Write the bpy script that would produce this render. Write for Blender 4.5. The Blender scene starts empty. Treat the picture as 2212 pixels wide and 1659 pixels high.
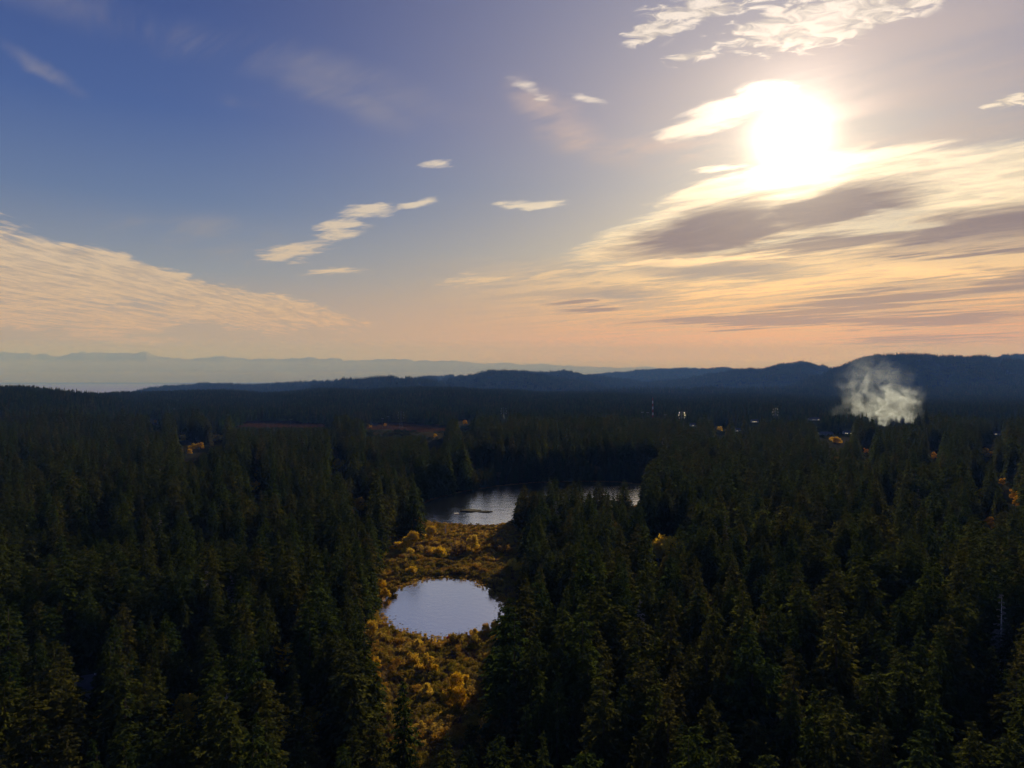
import bpy, bmesh, math, random
import numpy as np
from math import sin, cos, tan, atan, atan2, radians, degrees, sqrt, exp, pi
from mathutils import Vector, Matrix

S = bpy.context.scene
COL = S.collection
rng = np.random.default_rng(7)
random.seed(7)

# ------------------------------------------------------------------ camera
CAM_Z = 100.0                    # metres above the pond
FOC = 1536.0                     # focal length in survey units (view 2212 wide)
CXP, CYP, HOR = 1106.0, 829.5, 820.0
cam_d = bpy.data.cameras.new('camera')
cam = bpy.data.objects.new('camera', cam_d)
COL.objects.link(cam)
cam.location = (0, 0, CAM_Z)
cam.rotation_euler = (pi / 2 - atan((CYP - HOR) / FOC), 0, 0)
cam_d.sensor_width = 36.0
cam_d.lens = 36.0 * FOC / 2212.0
cam_d.clip_start = 1.0
cam_d.clip_end = 200000.0
S.camera = cam

# survey helpers: a bearing read off the photograph -> direction / ground point
def ray(px, py):
    return ((px - CXP) / FOC, 1.0, (HOR - py) / FOC)
def ground_at(px, py, z=0.0):
    u, _, v = ray(px, py)
    t = (z - CAM_Z) / v
    return (u * t, t, z)
def at(px, py, Y):
    u, _, v = ray(px, py)
    return (u * Y, Y, CAM_Z + v * Y)
def azel(px, py):
    u, _, v = ray(px, py)
    return degrees(atan(u)), degrees(atan(v / sqrt(1 + u * u)))
def lin(r, g, b):
    f = lambda c: (c / 255 / 12.92) if c / 255 <= .04045 else ((c / 255 + .055) / 1.055) ** 2.4
    return (f(r), f(g), f(b))

# ------------------------------------------------------------------ light
SUN_AZ, SUN_EL = azel(1708, 300)
SUN_DIR = Vector((sin(radians(SUN_AZ)) * cos(radians(SUN_EL)), cos(radians(SUN_AZ)) * cos(radians(SUN_EL)), sin(radians(SUN_EL))))
sun_d = bpy.data.lights.new('sun', 'SUN')
sun_d.energy = 5.0
sun_d.angle = radians(0.6)
sun_d.color = (1.0, 0.87, 0.70)
sun = bpy.data.objects.new('sun', sun_d)
COL.objects.link(sun)
sun.rotation_euler = SUN_DIR.to_track_quat('Z', 'Y').to_euler()
sun.location = (0, 0, 400)

S.view_settings.view_transform = 'Standard'
S.view_settings.look = 'None'
S.view_settings.exposure = 0.0
S.view_settings.gamma = 1.0
S.view_settings.use_curve_mapping = False
S.render.engine = 'CYCLES'
cy = S.cycles
cy.max_bounces = 6
cy.diffuse_bounces = 2
cy.glossy_bounces = 2
cy.transmission_bounces = 2
cy.transparent_max_bounces = 4
cy.volume_bounces = 0
cy.use_denoising = True
cy.adaptive_threshold = 0.004
cy.adaptive_min_samples = 32
cy.sample_clamp_indirect = 4.0
cy.caustics_reflective = False
cy.caustics_refractive = False
cy.volume_max_steps = 256
# ------------------------------------------------------------------ node shorthand
class NB:
    """Tiny builder for node trees: every method returns an output socket."""
    def __init__(s, tree):
        s.t = tree
    def n(s, typ, **kw):
        nd = s.t.nodes.new(typ)
        for k, v in kw.items():
            setattr(nd, k, v)
        return nd
    def put(s, sock, v):
        if isinstance(v, bpy.types.NodeSocket):
            s.t.links.new(v, sock)
        elif v is not None:
            if hasattr(sock.default_value, '__len__') and not hasattr(v, '__len__'):
                v = (v,) * len(sock.default_value)
            if hasattr(sock.default_value, '__len__') and len(sock.default_value) == 4 and len(v) == 3:
                v = (*v, 1.0)
            sock.default_value = v
    def m(s, op, a, b=None, c=None, clamp=False):
        nd = s.n('ShaderNodeMath', operation=op, use_clamp=clamp)
        s.put(nd.inputs[0], a)
        if b is not None: s.put(nd.inputs[1], b)
        if c is not None: s.put(nd.inputs[2], c)
        return nd.outputs[0]
    def add(s, a, b): return s.m('ADD', a, b)
    def sub(s, a, b): return s.m('SUBTRACT', a, b)
    def mul(s, a, b): return s.m('MULTIPLY', a, b)
    def mx(s, a, b): return s.m('MAXIMUM', a, b)
    def mn(s, a, b): return s.m('MINIMUM', a, b)
    def vm(s, op, a, b=None, scale=None):
        nd = s.n('ShaderNodeVectorMath', operation=op)
        s.put(nd.inputs[0], a)
        if b is not None: s.put(nd.inputs[1], b)
        if scale is not None: s.put(nd.inputs['Scale'], scale)
        return nd.outputs['Value'] if op in ('LENGTH', 'DOT_PRODUCT', 'DISTANCE') else nd.outputs['Vector']
    def rng(s, v, a, b, c=0.0, d=1.0, smooth=True):
        nd = s.n('ShaderNodeMapRange', interpolation_type='SMOOTHSTEP' if smooth else 'LINEAR')
        for k, x in zip(('Value', 'From Min', 'From Max', 'To Min', 'To Max'), (v, a, b, c, d)):
            s.put(nd.inputs[k], x)
        return nd.outputs[0]
    def mix(s, f, a, b, op='MIX'):
        nd = s.n('ShaderNodeMix', data_type='RGBA', blend_type=op, clamp_factor=True)
        s.put(nd.inputs[0], f)
        s.put(nd.inputs[6], a)
        s.put(nd.inputs[7], b)
        return nd.outputs[2]
    def scale(s, col, f): return s.vm('SCALE', col, scale=f)
    def ramp(s, f, stops, interp='LINEAR'):
        nd = s.n('ShaderNodeValToRGB')
        cr = nd.color_ramp
        cr.interpolation = interp
        while len(cr.elements) > 1:
            cr.elements.remove(cr.elements[-1])
        cr.elements[0].position = stops[0][0]
        cr.elements[0].color = (*stops[0][1], 1)
        for p, c in stops[1:]:
            e = cr.elements.new(p)
            e.color = (*c, 1)
        s.put(nd.inputs[0], f)
        return nd.outputs[0]
    def noise(s, vec, scale, detail=4, rough=.5, dist=0.0, lac=2.0, col=False, dim='3D'):
        nd = s.n('ShaderNodeTexNoise', noise_dimensions=dim)
        for k, x in (('Vector', vec), ('Scale', scale), ('Detail', detail), ('Roughness', rough), ('Distortion', dist), ('Lacunarity', lac)):
            s.put(nd.inputs[k], x)
        return nd.outputs['Color' if col else 0]
    def mapping(s, vec, loc=(0, 0, 0), rot=(0, 0, 0), sc=(1, 1, 1), typ='POINT'):
        nd = s.n('ShaderNodeMapping', vector_type=typ)
        s.put(nd.inputs['Vector'], vec)
        s.put(nd.inputs['Location'], loc)
        s.put(nd.inputs['Rotation'], rot)
        s.put(nd.inputs['Scale'], sc)
        return nd.outputs[0]
    def comb(s, x, y, z):
        nd = s.n('ShaderNodeCombineXYZ')
        for i, v in enumerate((x, y, z)): s.put(nd.inputs[i], v)
        return nd.outputs[0]
    def sep(s, v):
        nd = s.n('ShaderNodeSeparateXYZ')
        s.put(nd.inputs[0], v)
        return nd.outputs

# ------------------------------------------------------------------ sky: Nishita air, warm horizon, high clouds
world = bpy.data.worlds.new('World')
S.world = world
world.use_nodes = True
wt = world.node_tree
wt.nodes.clear()
W = NB(wt)
tc = W.n('ShaderNodeTexCoord').outputs['Generated']
D = W.vm('NORMALIZE', tc)
dx, dy, dz = W.sep(D)
deg = 180 / pi
AZ = W.mul(W.m('ARCTAN2', dx, dy), deg)
EL = W.mul(W.m('ARCSINE', dz), deg)
AE = W.comb(AZ, EL, 0.0)
nish = W.n('ShaderNodeTexSky', sky_type='NISHITA', sun_disc=False)
nish.sun_elevation = radians(SUN_EL)
nish.sun_rotation = radians(SUN_AZ)
nish.altitude = 160
nish.air_density = 1.0
nish.dust_density = 1.5
nish.ozone_density = 2.0
NISH = nish.outputs[0]

THETA = W.mul(W.m('ARCCOSINE', W.m('MINIMUM', W.vm('DOT_PRODUCT', D, tuple(SUN_DIR)), 1.0)), deg)
def gauss(v, w): return W.m('EXPONENT', W.mul(W.m('POWER', W.m('DIVIDE', v, w), 2.0), -1.0))
def expo(v, w): return W.m('EXPONENT', W.m('DIVIDE', v, -w))

eln = W.rng(EL, 0, 60, smooth=False)
def stops(lst): return [(min(1, e / 60), lin(*c)) for e, c in lst]
away = W.ramp(eln, stops([(0, (186, 164, 122)), (3, (188, 158, 136)), (5, (180, 154, 154)), (8, (142, 142, 172)), (13, (92, 108, 168)), (19, (50, 74, 156)), (28, (34, 52, 132)), (45, (26, 42, 104)), (60, (22, 36, 86))]))
near = W.ramp(eln, stops([(0, (206, 124, 0)), (4, (214, 144, 24)), (7, (202, 158, 108)), (10, (172, 158, 156)), (15, (138, 136, 164)), (20, (142, 132, 160)), (28, (126, 122, 158)), (45, (68, 76, 128)), (60, (36, 48, 100))]))
dAZ = W.m('ABSOLUTE', W.sub(AZ, SUN_AZ + 3))
fn = W.rng(dAZ, 52, 6)
grad = W.mix(fn, away, near)
base = W.mix(0.25, grad, W.scale(NISH, 0.06))

# cloud deck seen from below: a plane overhead, unit height
zc = W.mx(dz, 0.012)
Q = W.comb(W.m('DIVIDE', dx, zc), W.m('DIVIDE', dy, zc), 0.0)
STREAM = radians(-43.5)                         # bearing along which the cloud streets run
# axis x' along the streets, y' across them
Qs = W.mapping(Q, rot=(0, 0, -(pi / 2 - STREAM)))
def qs(sx, sy, off=0.0): return W.mapping(Qs, loc=(off, off * .7, off * .3), sc=(sx, sy, 1))

def N2(*a, **k): return W.noise(*a, dim='2D', **k)
# wisp warp of the cloud outlines (degrees)
wn = N2(qs(.35, 1.3), 1.0, 5, .6, col=True)
warp = W.vm('MULTIPLY', W.vm('SUBTRACT', wn, (.5, .5, .5)), (7.0, 2.6, 0))
AEw = W.vm('ADD', AE, warp)
wn2 = N2(qs(1.2, 3.0, 5.), 1.0, 4, .6, col=True)
AEf = W.vm('ADD', AE, W.vm('MULTIPLY', W.vm('SUBTRACT', wn2, (.5, .5, .5)), (3.6, 1.3, 0)))

def blob(px, py, rx, ry, rot=0.0, inner=.35, coords=None):
    """Soft elliptical patch of sky; rot in degrees, anticlockwise as seen."""
    c = azel(px, py)
    a = radians(rot)
    e1 = azel(px + rx * cos(a), py - rx * sin(a))
    e2 = azel(px + ry * sin(a), py + ry * cos(a))
    v1 = (e1[0] - c[0], e1[1] - c[1])
    v2 = (e2[0] - c[0], e2[1] - c[1])
    mp = W.mapping(AEw if coords is None else coords, loc=(c[0], c[1], 0), rot=(0, 0, atan2(v1[1], v1[0])),
                   sc=(sqrt(v1[0] ** 2 + v1[1] ** 2), sqrt(v2[0] ** 2 + v2[1] ** 2), 1), typ='TEXTURE')
    return W.rng(W.vm('LENGTH', mp), 1.0, inner)
def union(*bs):
    r = bs[0]
    for b in bs[1:]: r = W.mx(r, b)
    return r

def con(n, a=.30, b=.70): return W.rng(n, a, b, -1.0, 1.0, smooth=False)
n_street = N2(qs(.30, 1.6, 3.), 1.0, 7, .62, .4)              # long streaks
n_fine = con(N2(qs(2.2, 8.0, 9.), 1.0, 5, .65, .4))       # fine ripples
n_cell = con(N2(W.mapping(Q, rot=(0, 0, .5), sc=(13, 19, 1)), 1.0, 5, .6, .5))   # altocumulus cells
n_mid = con(N2(qs(1.5, 3.6, 21.), 1.0, 7, .64, .4))
n_fl = con(N2(W.mapping(Q, rot=(0, 0, .9), sc=(3.4, 6.2, 1)), 1.0, 6, .7, .5))
n_str = con(n_street)
wbig = con(N2(qs(.22, .55, 40.), 1.0, 3, .6))

glow = W.add(W.add(W.mul(gauss(THETA, 1.85), 3.2), W.mul(expo(THETA, 2.2), .85)), W.mul(expo(THETA, 9.0), .14))
halo = W.add(W.mul(gauss(THETA, 4.5), 1.6), W.mul(expo(THETA, 8.0), .75))

lit_far = W.ramp(eln, stops([(0, (228, 182, 120)), (4, (220, 186, 146)), (8, (222, 198, 176)), (14, (218, 202, 190)), (30, (228, 216, 212)), (60, (200, 200, 215))]))
lit_near = W.ramp(eln, stops([(0, (222, 148, 16)), (4, (238, 178, 64)), (7, (248, 208, 154)), (12, (248, 232, 216)), (20, (240, 225, 220)), (60, (205, 205, 220))]))
LIT = W.mix(W.rng(dAZ, 50, 8), lit_far, lit_near)
LIT = W.vm('MULTIPLY', LIT, W.comb(W.add(1.0, halo), W.add(1.0, W.mul(halo, .97)), W.add(1.0, W.mul(halo, .93))))
DARK = W.ramp(eln, stops([(0, (172, 112, 50)), (5, (146, 114, 84)), (9, (132, 108, 98)), (14, (126, 104, 102)), (22, (150, 135, 140)), (60, (110, 115, 140))]))

sky = base
# thin cirrus veil over the right half and a few streaks high on the left
veil = union(blob(1900, 200, 900, 330, 8, .1), W.mul(blob(1300, 330, 200, 50, -20, .0), .6))
veil = W.mul(veil, W.rng(W.add(n_str, W.mul(n_mid, .4)), -1.0, 1.0))
sky = W.mix(W.mul(veil, .8), sky, W.vm('MULTIPLY', LIT, (.56, .52, .56)))
wv = union(blob(1170, 225, 110, 60, -45, .0), blob(1270, 285, 200, 62, -28, .0), blob(1430, 325, 220, 48, -6, .0))
wv = W.mul(wv, W.rng(W.add(W.add(n_str, wbig), W.add(n_mid, W.mul(n_fl, .6))), -1.5, 1.3))
sky = W.mix(W.mul(wv, .75), sky, W.vm('MULTIPLY', LIT, (.66, .58, .60)))
wisps = union(blob(120, 150, 130, 26, -38, .05), blob(520, 120, 620, 70, -12, .05), blob(440, 215, 130, 16, -10, .05), blob(430, 510, 330, 60, -8, .05), blob(700, 200, 300, 50, -15, .05))
wisps = W.mul(wisps, W.rng(W.add(n_str, W.mul(n_mid, .7)), -.8, 1.2))
sky = W.mix(W.mul(wisps, .30), sky, W.scale(LIT, .6))

# the wedge of rippled altocumulus low on the left
wedge = union(blob(-60, 590, 540, 118, -14, .6, AEf), blob(330, 622, 400, 66, -14, .5, AEf), blob(600, 666, 260, 40, -12, .2, AEf), blob(-250, 500, 520, 120, -10, .5, AEf))
rip = con(N2(W.mapping(Q, rot=(0, 0, radians(78)), sc=(5.5, .9, 1)), 1.0, 5, .62, .3))
ripf = con(N2(W.mapping(Q, rot=(0, 0, radians(70)), sc=(13, 4, 1)), 1.0, 4, .6))
wtex = W.add(W.mul(rip, .5), W.add(W.mul(ripf, .35), W.mul(n_mid, .25)))
wd = W.rng(W.add(W.mul(wedge, 1.25), W.add(W.mul(wtex, .65), W.mul(wbig, .42))), .28, 1.1)
sky = W.mix(W.mul(W.mul(wd, W.rng(wedge, 0, .12)), .9), sky, W.mix(W.rng(wtex, -.6, .5), W.scale(LIT, .70), LIT))

# small scattered flecks left of centre
fl = union(blob(640, 545, 150, 34, 10, .0, AEf), blob(735, 500, 130, 34, 18, .0, AEf), blob(790, 455, 110, 30, 8, .0, AEf), blob(905, 437, 95, 18, 12, .0, AEf),
           blob(950, 355, 70, 16, 6, .0, AEf), blob(725, 586, 120, 20, 2, .0, AEf), blob(1020, 608, 140, 24, 5, .0, AEf), blob(1140, 446, 130, 18, 5, .0, AEf),
           blob(1190, 596, 130, 16, 9, .0, AEf), W.mul(blob(1270, 214, 90, 18, -10, .0, AEf), .75), W.mul(blob(1140, 196, 80, 30, -28, .0, AEf), .7))
fd = W.rng(W.add(W.mul(fl, 1.45), W.mul(W.add(W.mul(n_fl, .7), W.add(W.mul(n_fine, .5), W.mul(n_mid, .3))), .62)), .45, 1.45)
sky = W.mix(W.mul(W.mul(fd, W.rng(fl, 0, .4)), .82), sky, LIT)

# the big lens cloud below the sun: bright rim, brown-grey belly
lens = union(blob(1500, 505, 350, 82, 12, .3), blob(1700, 440, 480, 120, 13, .4), blob(2080, 390, 560, 90, 8, .4), blob(2250, 500, 560, 125, 8, .5), blob(1850, 548, 660, 46, 3, .2))
ld = W.rng(W.add(W.mul(lens, 1.2), W.mul(W.add(n_mid, W.mul(n_fine, .6)), .30)), .10, .9)
bel = union(blob(1560, 498, 380, 100, 14, .0), blob(1800, 456, 420, 100, 13, .0), blob(2120, 520, 500, 92, 8, .15), blob(2200, 575, 360, 44, 4, .0), blob(1750, 530, 420, 34, 5, .0))
bd = W.rng(W.add(W.mul(bel, 1.3), W.add(W.mul(n_mid, .2), W.add(W.mul(wbig, .25), W.mul(n_str, .12)))), .05, 1.0)
lens_col = W.mix(W.mul(bd, .93), W.scale(LIT, W.rng(W.add(n_fine, n_fl), -1.2, 1.0, .78, 1.05)), DARK)
sky = W.mix(W.mul(ld, W.rng(lens, 0, .15)), sky, lens_col)

# banded altostratus from the lens down to the horizon
band_zone = W.mul(W.rng(AZ, -10, 14), W.mul(W.rng(EL, 10.5, 7.5), W.rng(EL, .3, 2.5)))
bt = W.add(W.mul(n_str, .8), W.add(W.mul(n_mid, .45), W.mul(n_fine, .3)))
sky = W.mix(W.mul(W.mul(band_zone, W.rng(bt, -.5, .5)), .9), W.mix(W.mul(band_zone, .4), sky, DARK), LIT)
rims = union(blob(1480, 566, 380, 24, 5, .0, AEf), blob(2000, 590, 420, 22, 1, .0, AEf), blob(1600, 630, 420, 18, 5, .0, AEf))
rd = W.rng(W.add(W.mul(rims, 1.3), W.mul(W.add(n_fine, n_fl), .3)), .3, 1.2)
sky = W.mix(W.mul(W.mul(rd, W.rng(rims, 0, .3)), .85), sky, W.scale(LIT, 1.08))
gap = union(blob(1560, 586, 300, 26, 2, .2, AEf), blob(1330, 640, 180, 18, 1, .1, AEf))
sky = W.mix(W.mul(gap, .85), sky, lin(168, 150, 142))
streaks = union(blob(1900, 648, 520, 40, 5, .05), blob(2200, 615, 340, 36, 7, .05), blob(1650, 690, 520, 26, 2, .05), blob(1990, 695, 360, 24, 3, .05), blob(1280, 668, 150, 12, 0, .05), blob(2000, 735, 400, 14, 1, .05))
sd = W.rng(W.add(W.mul(streaks, 1.3), W.mul(W.add(W.mul(n_str, .7), W.mul(n_mid, .6)), .6)), .2, .95)
sky = W.mix(W.mul(W.mul(sd, W.rng(streaks, 0, .2)), .75), sky, DARK)

# bright cloud beside the sun and the mackerel field at the top
side = union(blob(1550, 252, 200, 48, 22, .1, AEf), blob(1640, 208, 110, 42, 12, .1, AEf), blob(1480, 285, 120, 26, 12, .0, AEf), blob(1560, 362, 130, 20, 10, .0, AEf))
sdn = W.rng(W.add(W.mul(side, 1.3), W.mul(W.add(n_mid, W.add(W.mul(n_fine, .5), W.mul(n_fl, .4))), .45)), .3, 1.25)
sky = W.mix(W.mul(W.mul(sdn, W.rng(side, 0, .4)), .92), sky, W.scale(LIT, 1.1))
mack = union(blob(1760, 52, 370, 80, 13, .3, AEf), blob(1420, 66, 130, 50, 10, .05, AEf), blob(1520, 20, 240, 44, 8, .1, AEf), blob(1950, -20, 330, 66, 16, .4, AEf), blob(2170, 220, 110, 28, 14, .0, AEf), blob(1480, 125, 130, 26, 12, .0, AEf))
mt = W.add(n_cell, W.mul(n_mid, .25))
md = W.rng(W.add(W.mul(mack, 1.5), W.mul(mt, .7)), .5, 1.4)
sky = W.mix(W.mul(W.mul(md, W.rng(mack, 0, .4)), .92), sky, W.mix(W.rng(mt, -.5, .8), W.scale(LIT, .66), W.scale(LIT, 1.0)))

# aureole of the veiled sun
sky = W.vm('ADD', sky, W.vm('MULTIPLY', W.comb(glow, glow, glow), (1.0, .93, .86)))
bg = W.n('ShaderNodeBackground')
W.put(bg.inputs[0], W.scale(sky, 10.0))
bg.inputs[1].default_value = 0.1
world.cycles.sampling_method = 'MANUAL'
world.cycles.sample_map_resolution = 512
wo = W.n('ShaderNodeOutputWorld')
wt.links.new(bg.outputs[0], wo.inputs[0])
# ------------------------------------------------------------------ mesh + tag helpers
def mesh_np(name, verts, faces, mats=(), smooth=False, mat_idx=None):
    """verts (n,3), faces: (m,3) or (m,4) array, or list of such arrays."""
    me = bpy.data.meshes.new(name)
    verts = np.asarray(verts, dtype=np.float32)
    if not isinstance(faces, list): faces = [faces]
    faces = [np.asarray(f, dtype=np.int32) for f in faces if len(f)]
    loops = np.concatenate([f.ravel() for f in faces])
    tot = np.concatenate([np.full(len(f), f.shape[1], np.int32) for f in faces])
    start = np.concatenate([[0], np.cumsum(tot)[:-1]]).astype(np.int32)
    me.vertices.add(len(verts)); me.vertices.foreach_set('co', verts.ravel())
    me.loops.add(len(loops)); me.loops.foreach_set('vertex_index', loops)
    me.polygons.add(len(tot)); me.polygons.foreach_set('loop_start', start)
    if mat_idx is not None: me.polygons.foreach_set('material_index', np.asarray(mat_idx, np.int32))
    me.update(calc_edges=True)
    me.polygons.foreach_set('use_smooth', np.full(len(tot), smooth, dtype=bool))
    for m_ in mats: me.materials.append(m_)
    return me
def link(name, data, parent=None, loc=None):
    o = bpy.data.objects.new(name, data)
    COL.objects.link(o)
    if parent is not None: o.parent = parent
    if loc is not None: o.location = loc
    return o
def tag(o, label=None, cat=None, group=None, kind=None):
    if label: o['label'] = label
    if cat: o['category'] = cat
    if group: o['group'] = group
    if kind: o['kind'] = kind
    return o
def grid_faces(nu, nv, closed=False):
    i, j = np.meshgrid(np.arange(nu - (0 if closed else 1)), np.arange(nv - 1), indexing='ij')
    i, j = i.ravel(), j.ravel()
    i2 = (i + 1) % nu
    return np.stack([i * nv + j, i2 * nv + j, i2 * nv + j + 1, i * nv + j + 1], 1)
def sstep(x, a, b):
    t = np.clip((x - a) / (b - a), 0, 1)
    return t * t * (3 - 2 * t)

# lattice value noise for shaping the land
_P = np.random.default_rng(3).random((256, 256))
def vnoise(x, y):
    xi, yi = np.floor(x).astype(int), np.floor(y).astype(int)
    fx, fy = x - xi, y - yi
    fx, fy = fx * fx * (3 - 2 * fx), fy * fy * (3 - 2 * fy)
    g = lambda a, b: _P[a & 255, b & 255]
    return (g(xi, yi) * (1 - fx) + g(xi + 1, yi) * fx) * (1 - fy) + (g(xi, yi + 1) * (1 - fx) + g(xi + 1, yi + 1) * fx) * fy
def fbm(x, y, octv=4, gain=.5):
    s = np.zeros_like(np.asarray(x, float)); a = 1.0; t = 0
    for k in range(octv):
        s = s + a * (vnoise(x * 2 ** k + 17.3 * k, y * 2 ** k + 5.1 * k) - .5) * 2
        t += a; a *= gain
    return s / t

# ------------------------------------------------------------------ materials
def mat(name):
    m_ = bpy.data.materials.new(name)
    m_.use_nodes = True
    m_.node_tree.nodes.clear()
    b = NB(m_.node_tree)
    b.out = b.n('ShaderNodeOutputMaterial')
    return m_, b
def surf(b, sh): b.t.links.new(sh, b.out.inputs['Surface'])
def bsdf(b, col, rough=.8, spec=.3, normal=None, **kw):
    if spec == 0.0:
        nd = b.n('ShaderNodeBsdfDiffuse'); b.put(nd.inputs[0], col)
        if normal is not None: b.put(nd.inputs['Normal'], normal)
        return nd.outputs[0]
    nd = b.n('ShaderNodeBsdfPrincipled')
    b.put(nd.inputs['Base Color'], col)
    b.put(nd.inputs['Roughness'], rough)
    b.put(nd.inputs['Specular IOR Level'], spec)
    if normal is not None: b.put(nd.inputs['Normal'], normal)
    for k, v in kw.items(): b.put(nd.inputs[k], v)
    return nd.outputs[0]
def bump(b, h, strength, dist):
    nd = b.n('ShaderNodeBump')
    b.put(nd.inputs['Height'], h); nd.inputs['Strength'].default_value = strength; nd.inputs['Distance'].default_value = dist
    return nd.outputs[0]
def foliage_mat(name, cols, trans=.35, seed_mul=1.0, gloss=0.0):
    """Leaf material; colour differs plant by plant and clump by clump."""
    m_, b = mat(name)
    oi = b.n('ShaderNodeObjectInfo')
    r = oi.outputs['Random']
    n = len(cols)
    c = b.ramp(r, [(i / max(1, n - 1), k) for i, k in enumerate(cols)])
    geo = b.n('ShaderNodeNewGeometry')
    isl = geo.outputs['Random Per Island']
    c = b.vm('SCALE', c, scale=b.rng(isl, 0, 1, .72, 1.28, smooth=False))
    df = b.n('ShaderNodeBsdfDiffuse'); b.put(df.inputs[0], c)
    tr = b.n('ShaderNodeBsdfTranslucent'); b.put(tr.inputs[0], b.vm('MULTIPLY', c, (1.35, 1.15, .6)))
    mx = b.n('ShaderNodeMixShader'); mx.inputs[0].default_value = trans
    b.t.links.new(df.outputs[0], mx.inputs[1]); b.t.links.new(tr.outputs[0], mx.inputs[2])
    surf(b, mx.outputs[0])
    return m_
def plain_mat(name, col, rough=.8, var=.25, scale=.6, spec=.3, **kw):
    m_, b = mat(name)
    geo = b.n('ShaderNodeNewGeometry')
    nz = b.noise(geo.outputs['Position'], scale, 4, .6)
    c = b.vm('SCALE', b.vm('ADD', col, (0, 0, 0)), scale=b.rng(nz, .25, .75, 1 - var, 1 + var, smooth=False))
    surf(b, bsdf(b, c, rough, spec, **kw))
    return m_

# forest floor: needle litter, moss and bare earth
M_floor, b = mat('forest_floor')
geo = b.n('ShaderNodeNewGeometry')
n1 = b.noise(geo.outputs['Position'], .035, 5, .6); n2 = b.noise(geo.outputs['Position'], .4, 4, .6)
c = b.mix(b.rng(n1, .35, .65), (.022, .026, .012), (.045, .034, .02))
c = b.mix(b.rng(n2, .45, .7), c, (.03, .035, .014))
surf(b, bsdf(b, c, 1.0, 0.0, bump(b, n2, .6, .4)))
# marsh: sedge and peat
M_marsh, b = mat('marsh_sedge')
geo = b.n('ShaderNodeNewGeometry')
n1 = b.noise(geo.outputs['Position'], .06, 5, .6); n2 = b.noise(geo.outputs['Position'], 1.1, 4, .65)
c = b.mix(b.rng(n1, .35, .65), (.13, .07, .02), (.21, .13, .035))
c = b.mix(b.rng(n2, .5, .72), c, (.05, .03, .014))
surf(b, bsdf(b, c, 1.0, 0.0, bump(b, n2, 1.0, .6)))
M_clear, b = mat('cutover_ground')
geo = b.n('ShaderNodeNewGeometry')
n1 = b.noise(geo.outputs['Position'], .03, 5, .65); n2 = b.noise(geo.outputs['Position'], .25, 4, .65)
c = b.mix(b.rng(n1, .35, .65), (.05, .028, .022), (.04, .034, .018))
c = b.mix(b.rng(n2, .5, .7), c, (.09, .055, .04))
surf(b, bsdf(b, c, 1.0, 0.0, bump(b, n2, .8, .5)))
# hill forest seen from kilometres away
M_hill, b = mat('hill_canopy')
geo = b.n('ShaderNodeNewGeometry')
n1 = b.noise(geo.outputs['Position'], .004, 5, .6); n2 = b.noise(geo.outputs['Position'], .045, 4, .7)
c = b.mix(b.rng(n1, .35, .65), (.018, .034, .022), (.034, .040, .024))
surf(b, bsdf(b, c, 1.0, 0.0, bump(b, n2, 1.0, 14.0)))
M_mount, b = mat('mountain_rock')
geo = b.n('ShaderNodeNewGeometry')
n1 = b.noise(geo.outputs['Position'], .0008, 6, .65)
c = b.mix(b.rng(n1, .4, .6), (.15, .12, .10), (.24, .19, .16))
surf(b, bsdf(b, c, 1.0, 0.0, bump(b, n1, .6, 250.0)))

def water_mat(name, rip_scale, rip_strength, deep, rough, f0=.02, stretch=(1, 1, 1), tint=(1, 1, 1)):
    m_, b = mat(name)
    geo = b.n('ShaderNodeNewGeometry')
    p = b.mapping(geo.outputs['Position'], sc=stretch)
    h = b.add(b.noise(p, rip_scale, 3, .55), b.mul(b.noise(p, rip_scale * .17, 3, .5), 2.0))
    nrm = bump(b, h, rip_strength, .25)
    fr = b.n('ShaderNodeFresnel'); fr.inputs[0].default_value = 1.333
    b.put(fr.inputs['Normal'], nrm)
    gl = b.n('ShaderNodeBsdfGlossy'); gl.inputs['Roughness'].default_value = rough; gl.inputs[0].default_value = (*tint, 1)
    b.put(gl.inputs['Normal'], nrm)
    df = b.n('ShaderNodeBsdfDiffuse'); b.put(df.inputs[0], deep)
    mx = b.n('ShaderNodeMixShader')
    b.put(mx.inputs[0], b.m('ADD', b.mul(fr.outputs[0], 1 - f0), f0, clamp=True))
    b.t.links.new(df.outputs[0], mx.inputs[1]); b.t.links.new(gl.outputs[0], mx.inputs[2])
    surf(b, mx.outputs[0])
    return m_
M_pond = water_mat('pond_water', 2.2, .14, (.02, .022, .02), .06, f0=.82)
M_lake = water_mat('lake_water', .8, .42, (.01, .013, .014), .12, f0=.8)
M_sea = water_mat('sea_water', .02, .5, (.02, .03, .04), .45, f0=.02, tint=(.62, .62, .74))

# ------------------------------------------------------------------ shape of the land
def poly_world(pts, z=0.0): return np.array([ground_at(px, py, z)[:2] for px, py in pts])
def inside(poly, x, y):
    x, y = np.asarray(x), np.asarray(y)
    r = np.zeros(x.shape, bool); n = len(poly)
    for i in range(n):
        x1, y1 = poly[i]; x2, y2 = poly[(i + 1) % n]
        c = ((y1 > y) != (y2 > y)) & (x < (x2 - x1) * (y - y1) / (y2 - y1 + 1e-12) + x1)
        r ^= c
    return r
def dist_poly(poly, x, y):
    d = np.full(np.shape(x), 1e9); n = len(poly)
    for i in range(n):
        ax, ay = poly[i]; bx, by = poly[(i + 1) % n]
        vx, vy = bx - ax, by - ay
        t = np.clip(((x - ax) * vx + (y - ay) * vy) / (vx * vx + vy * vy + 1e-9), 0, 1)
        d = np.minimum(d, np.hypot(x - ax - t * vx, y - ay - t * vy))
    return d
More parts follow.
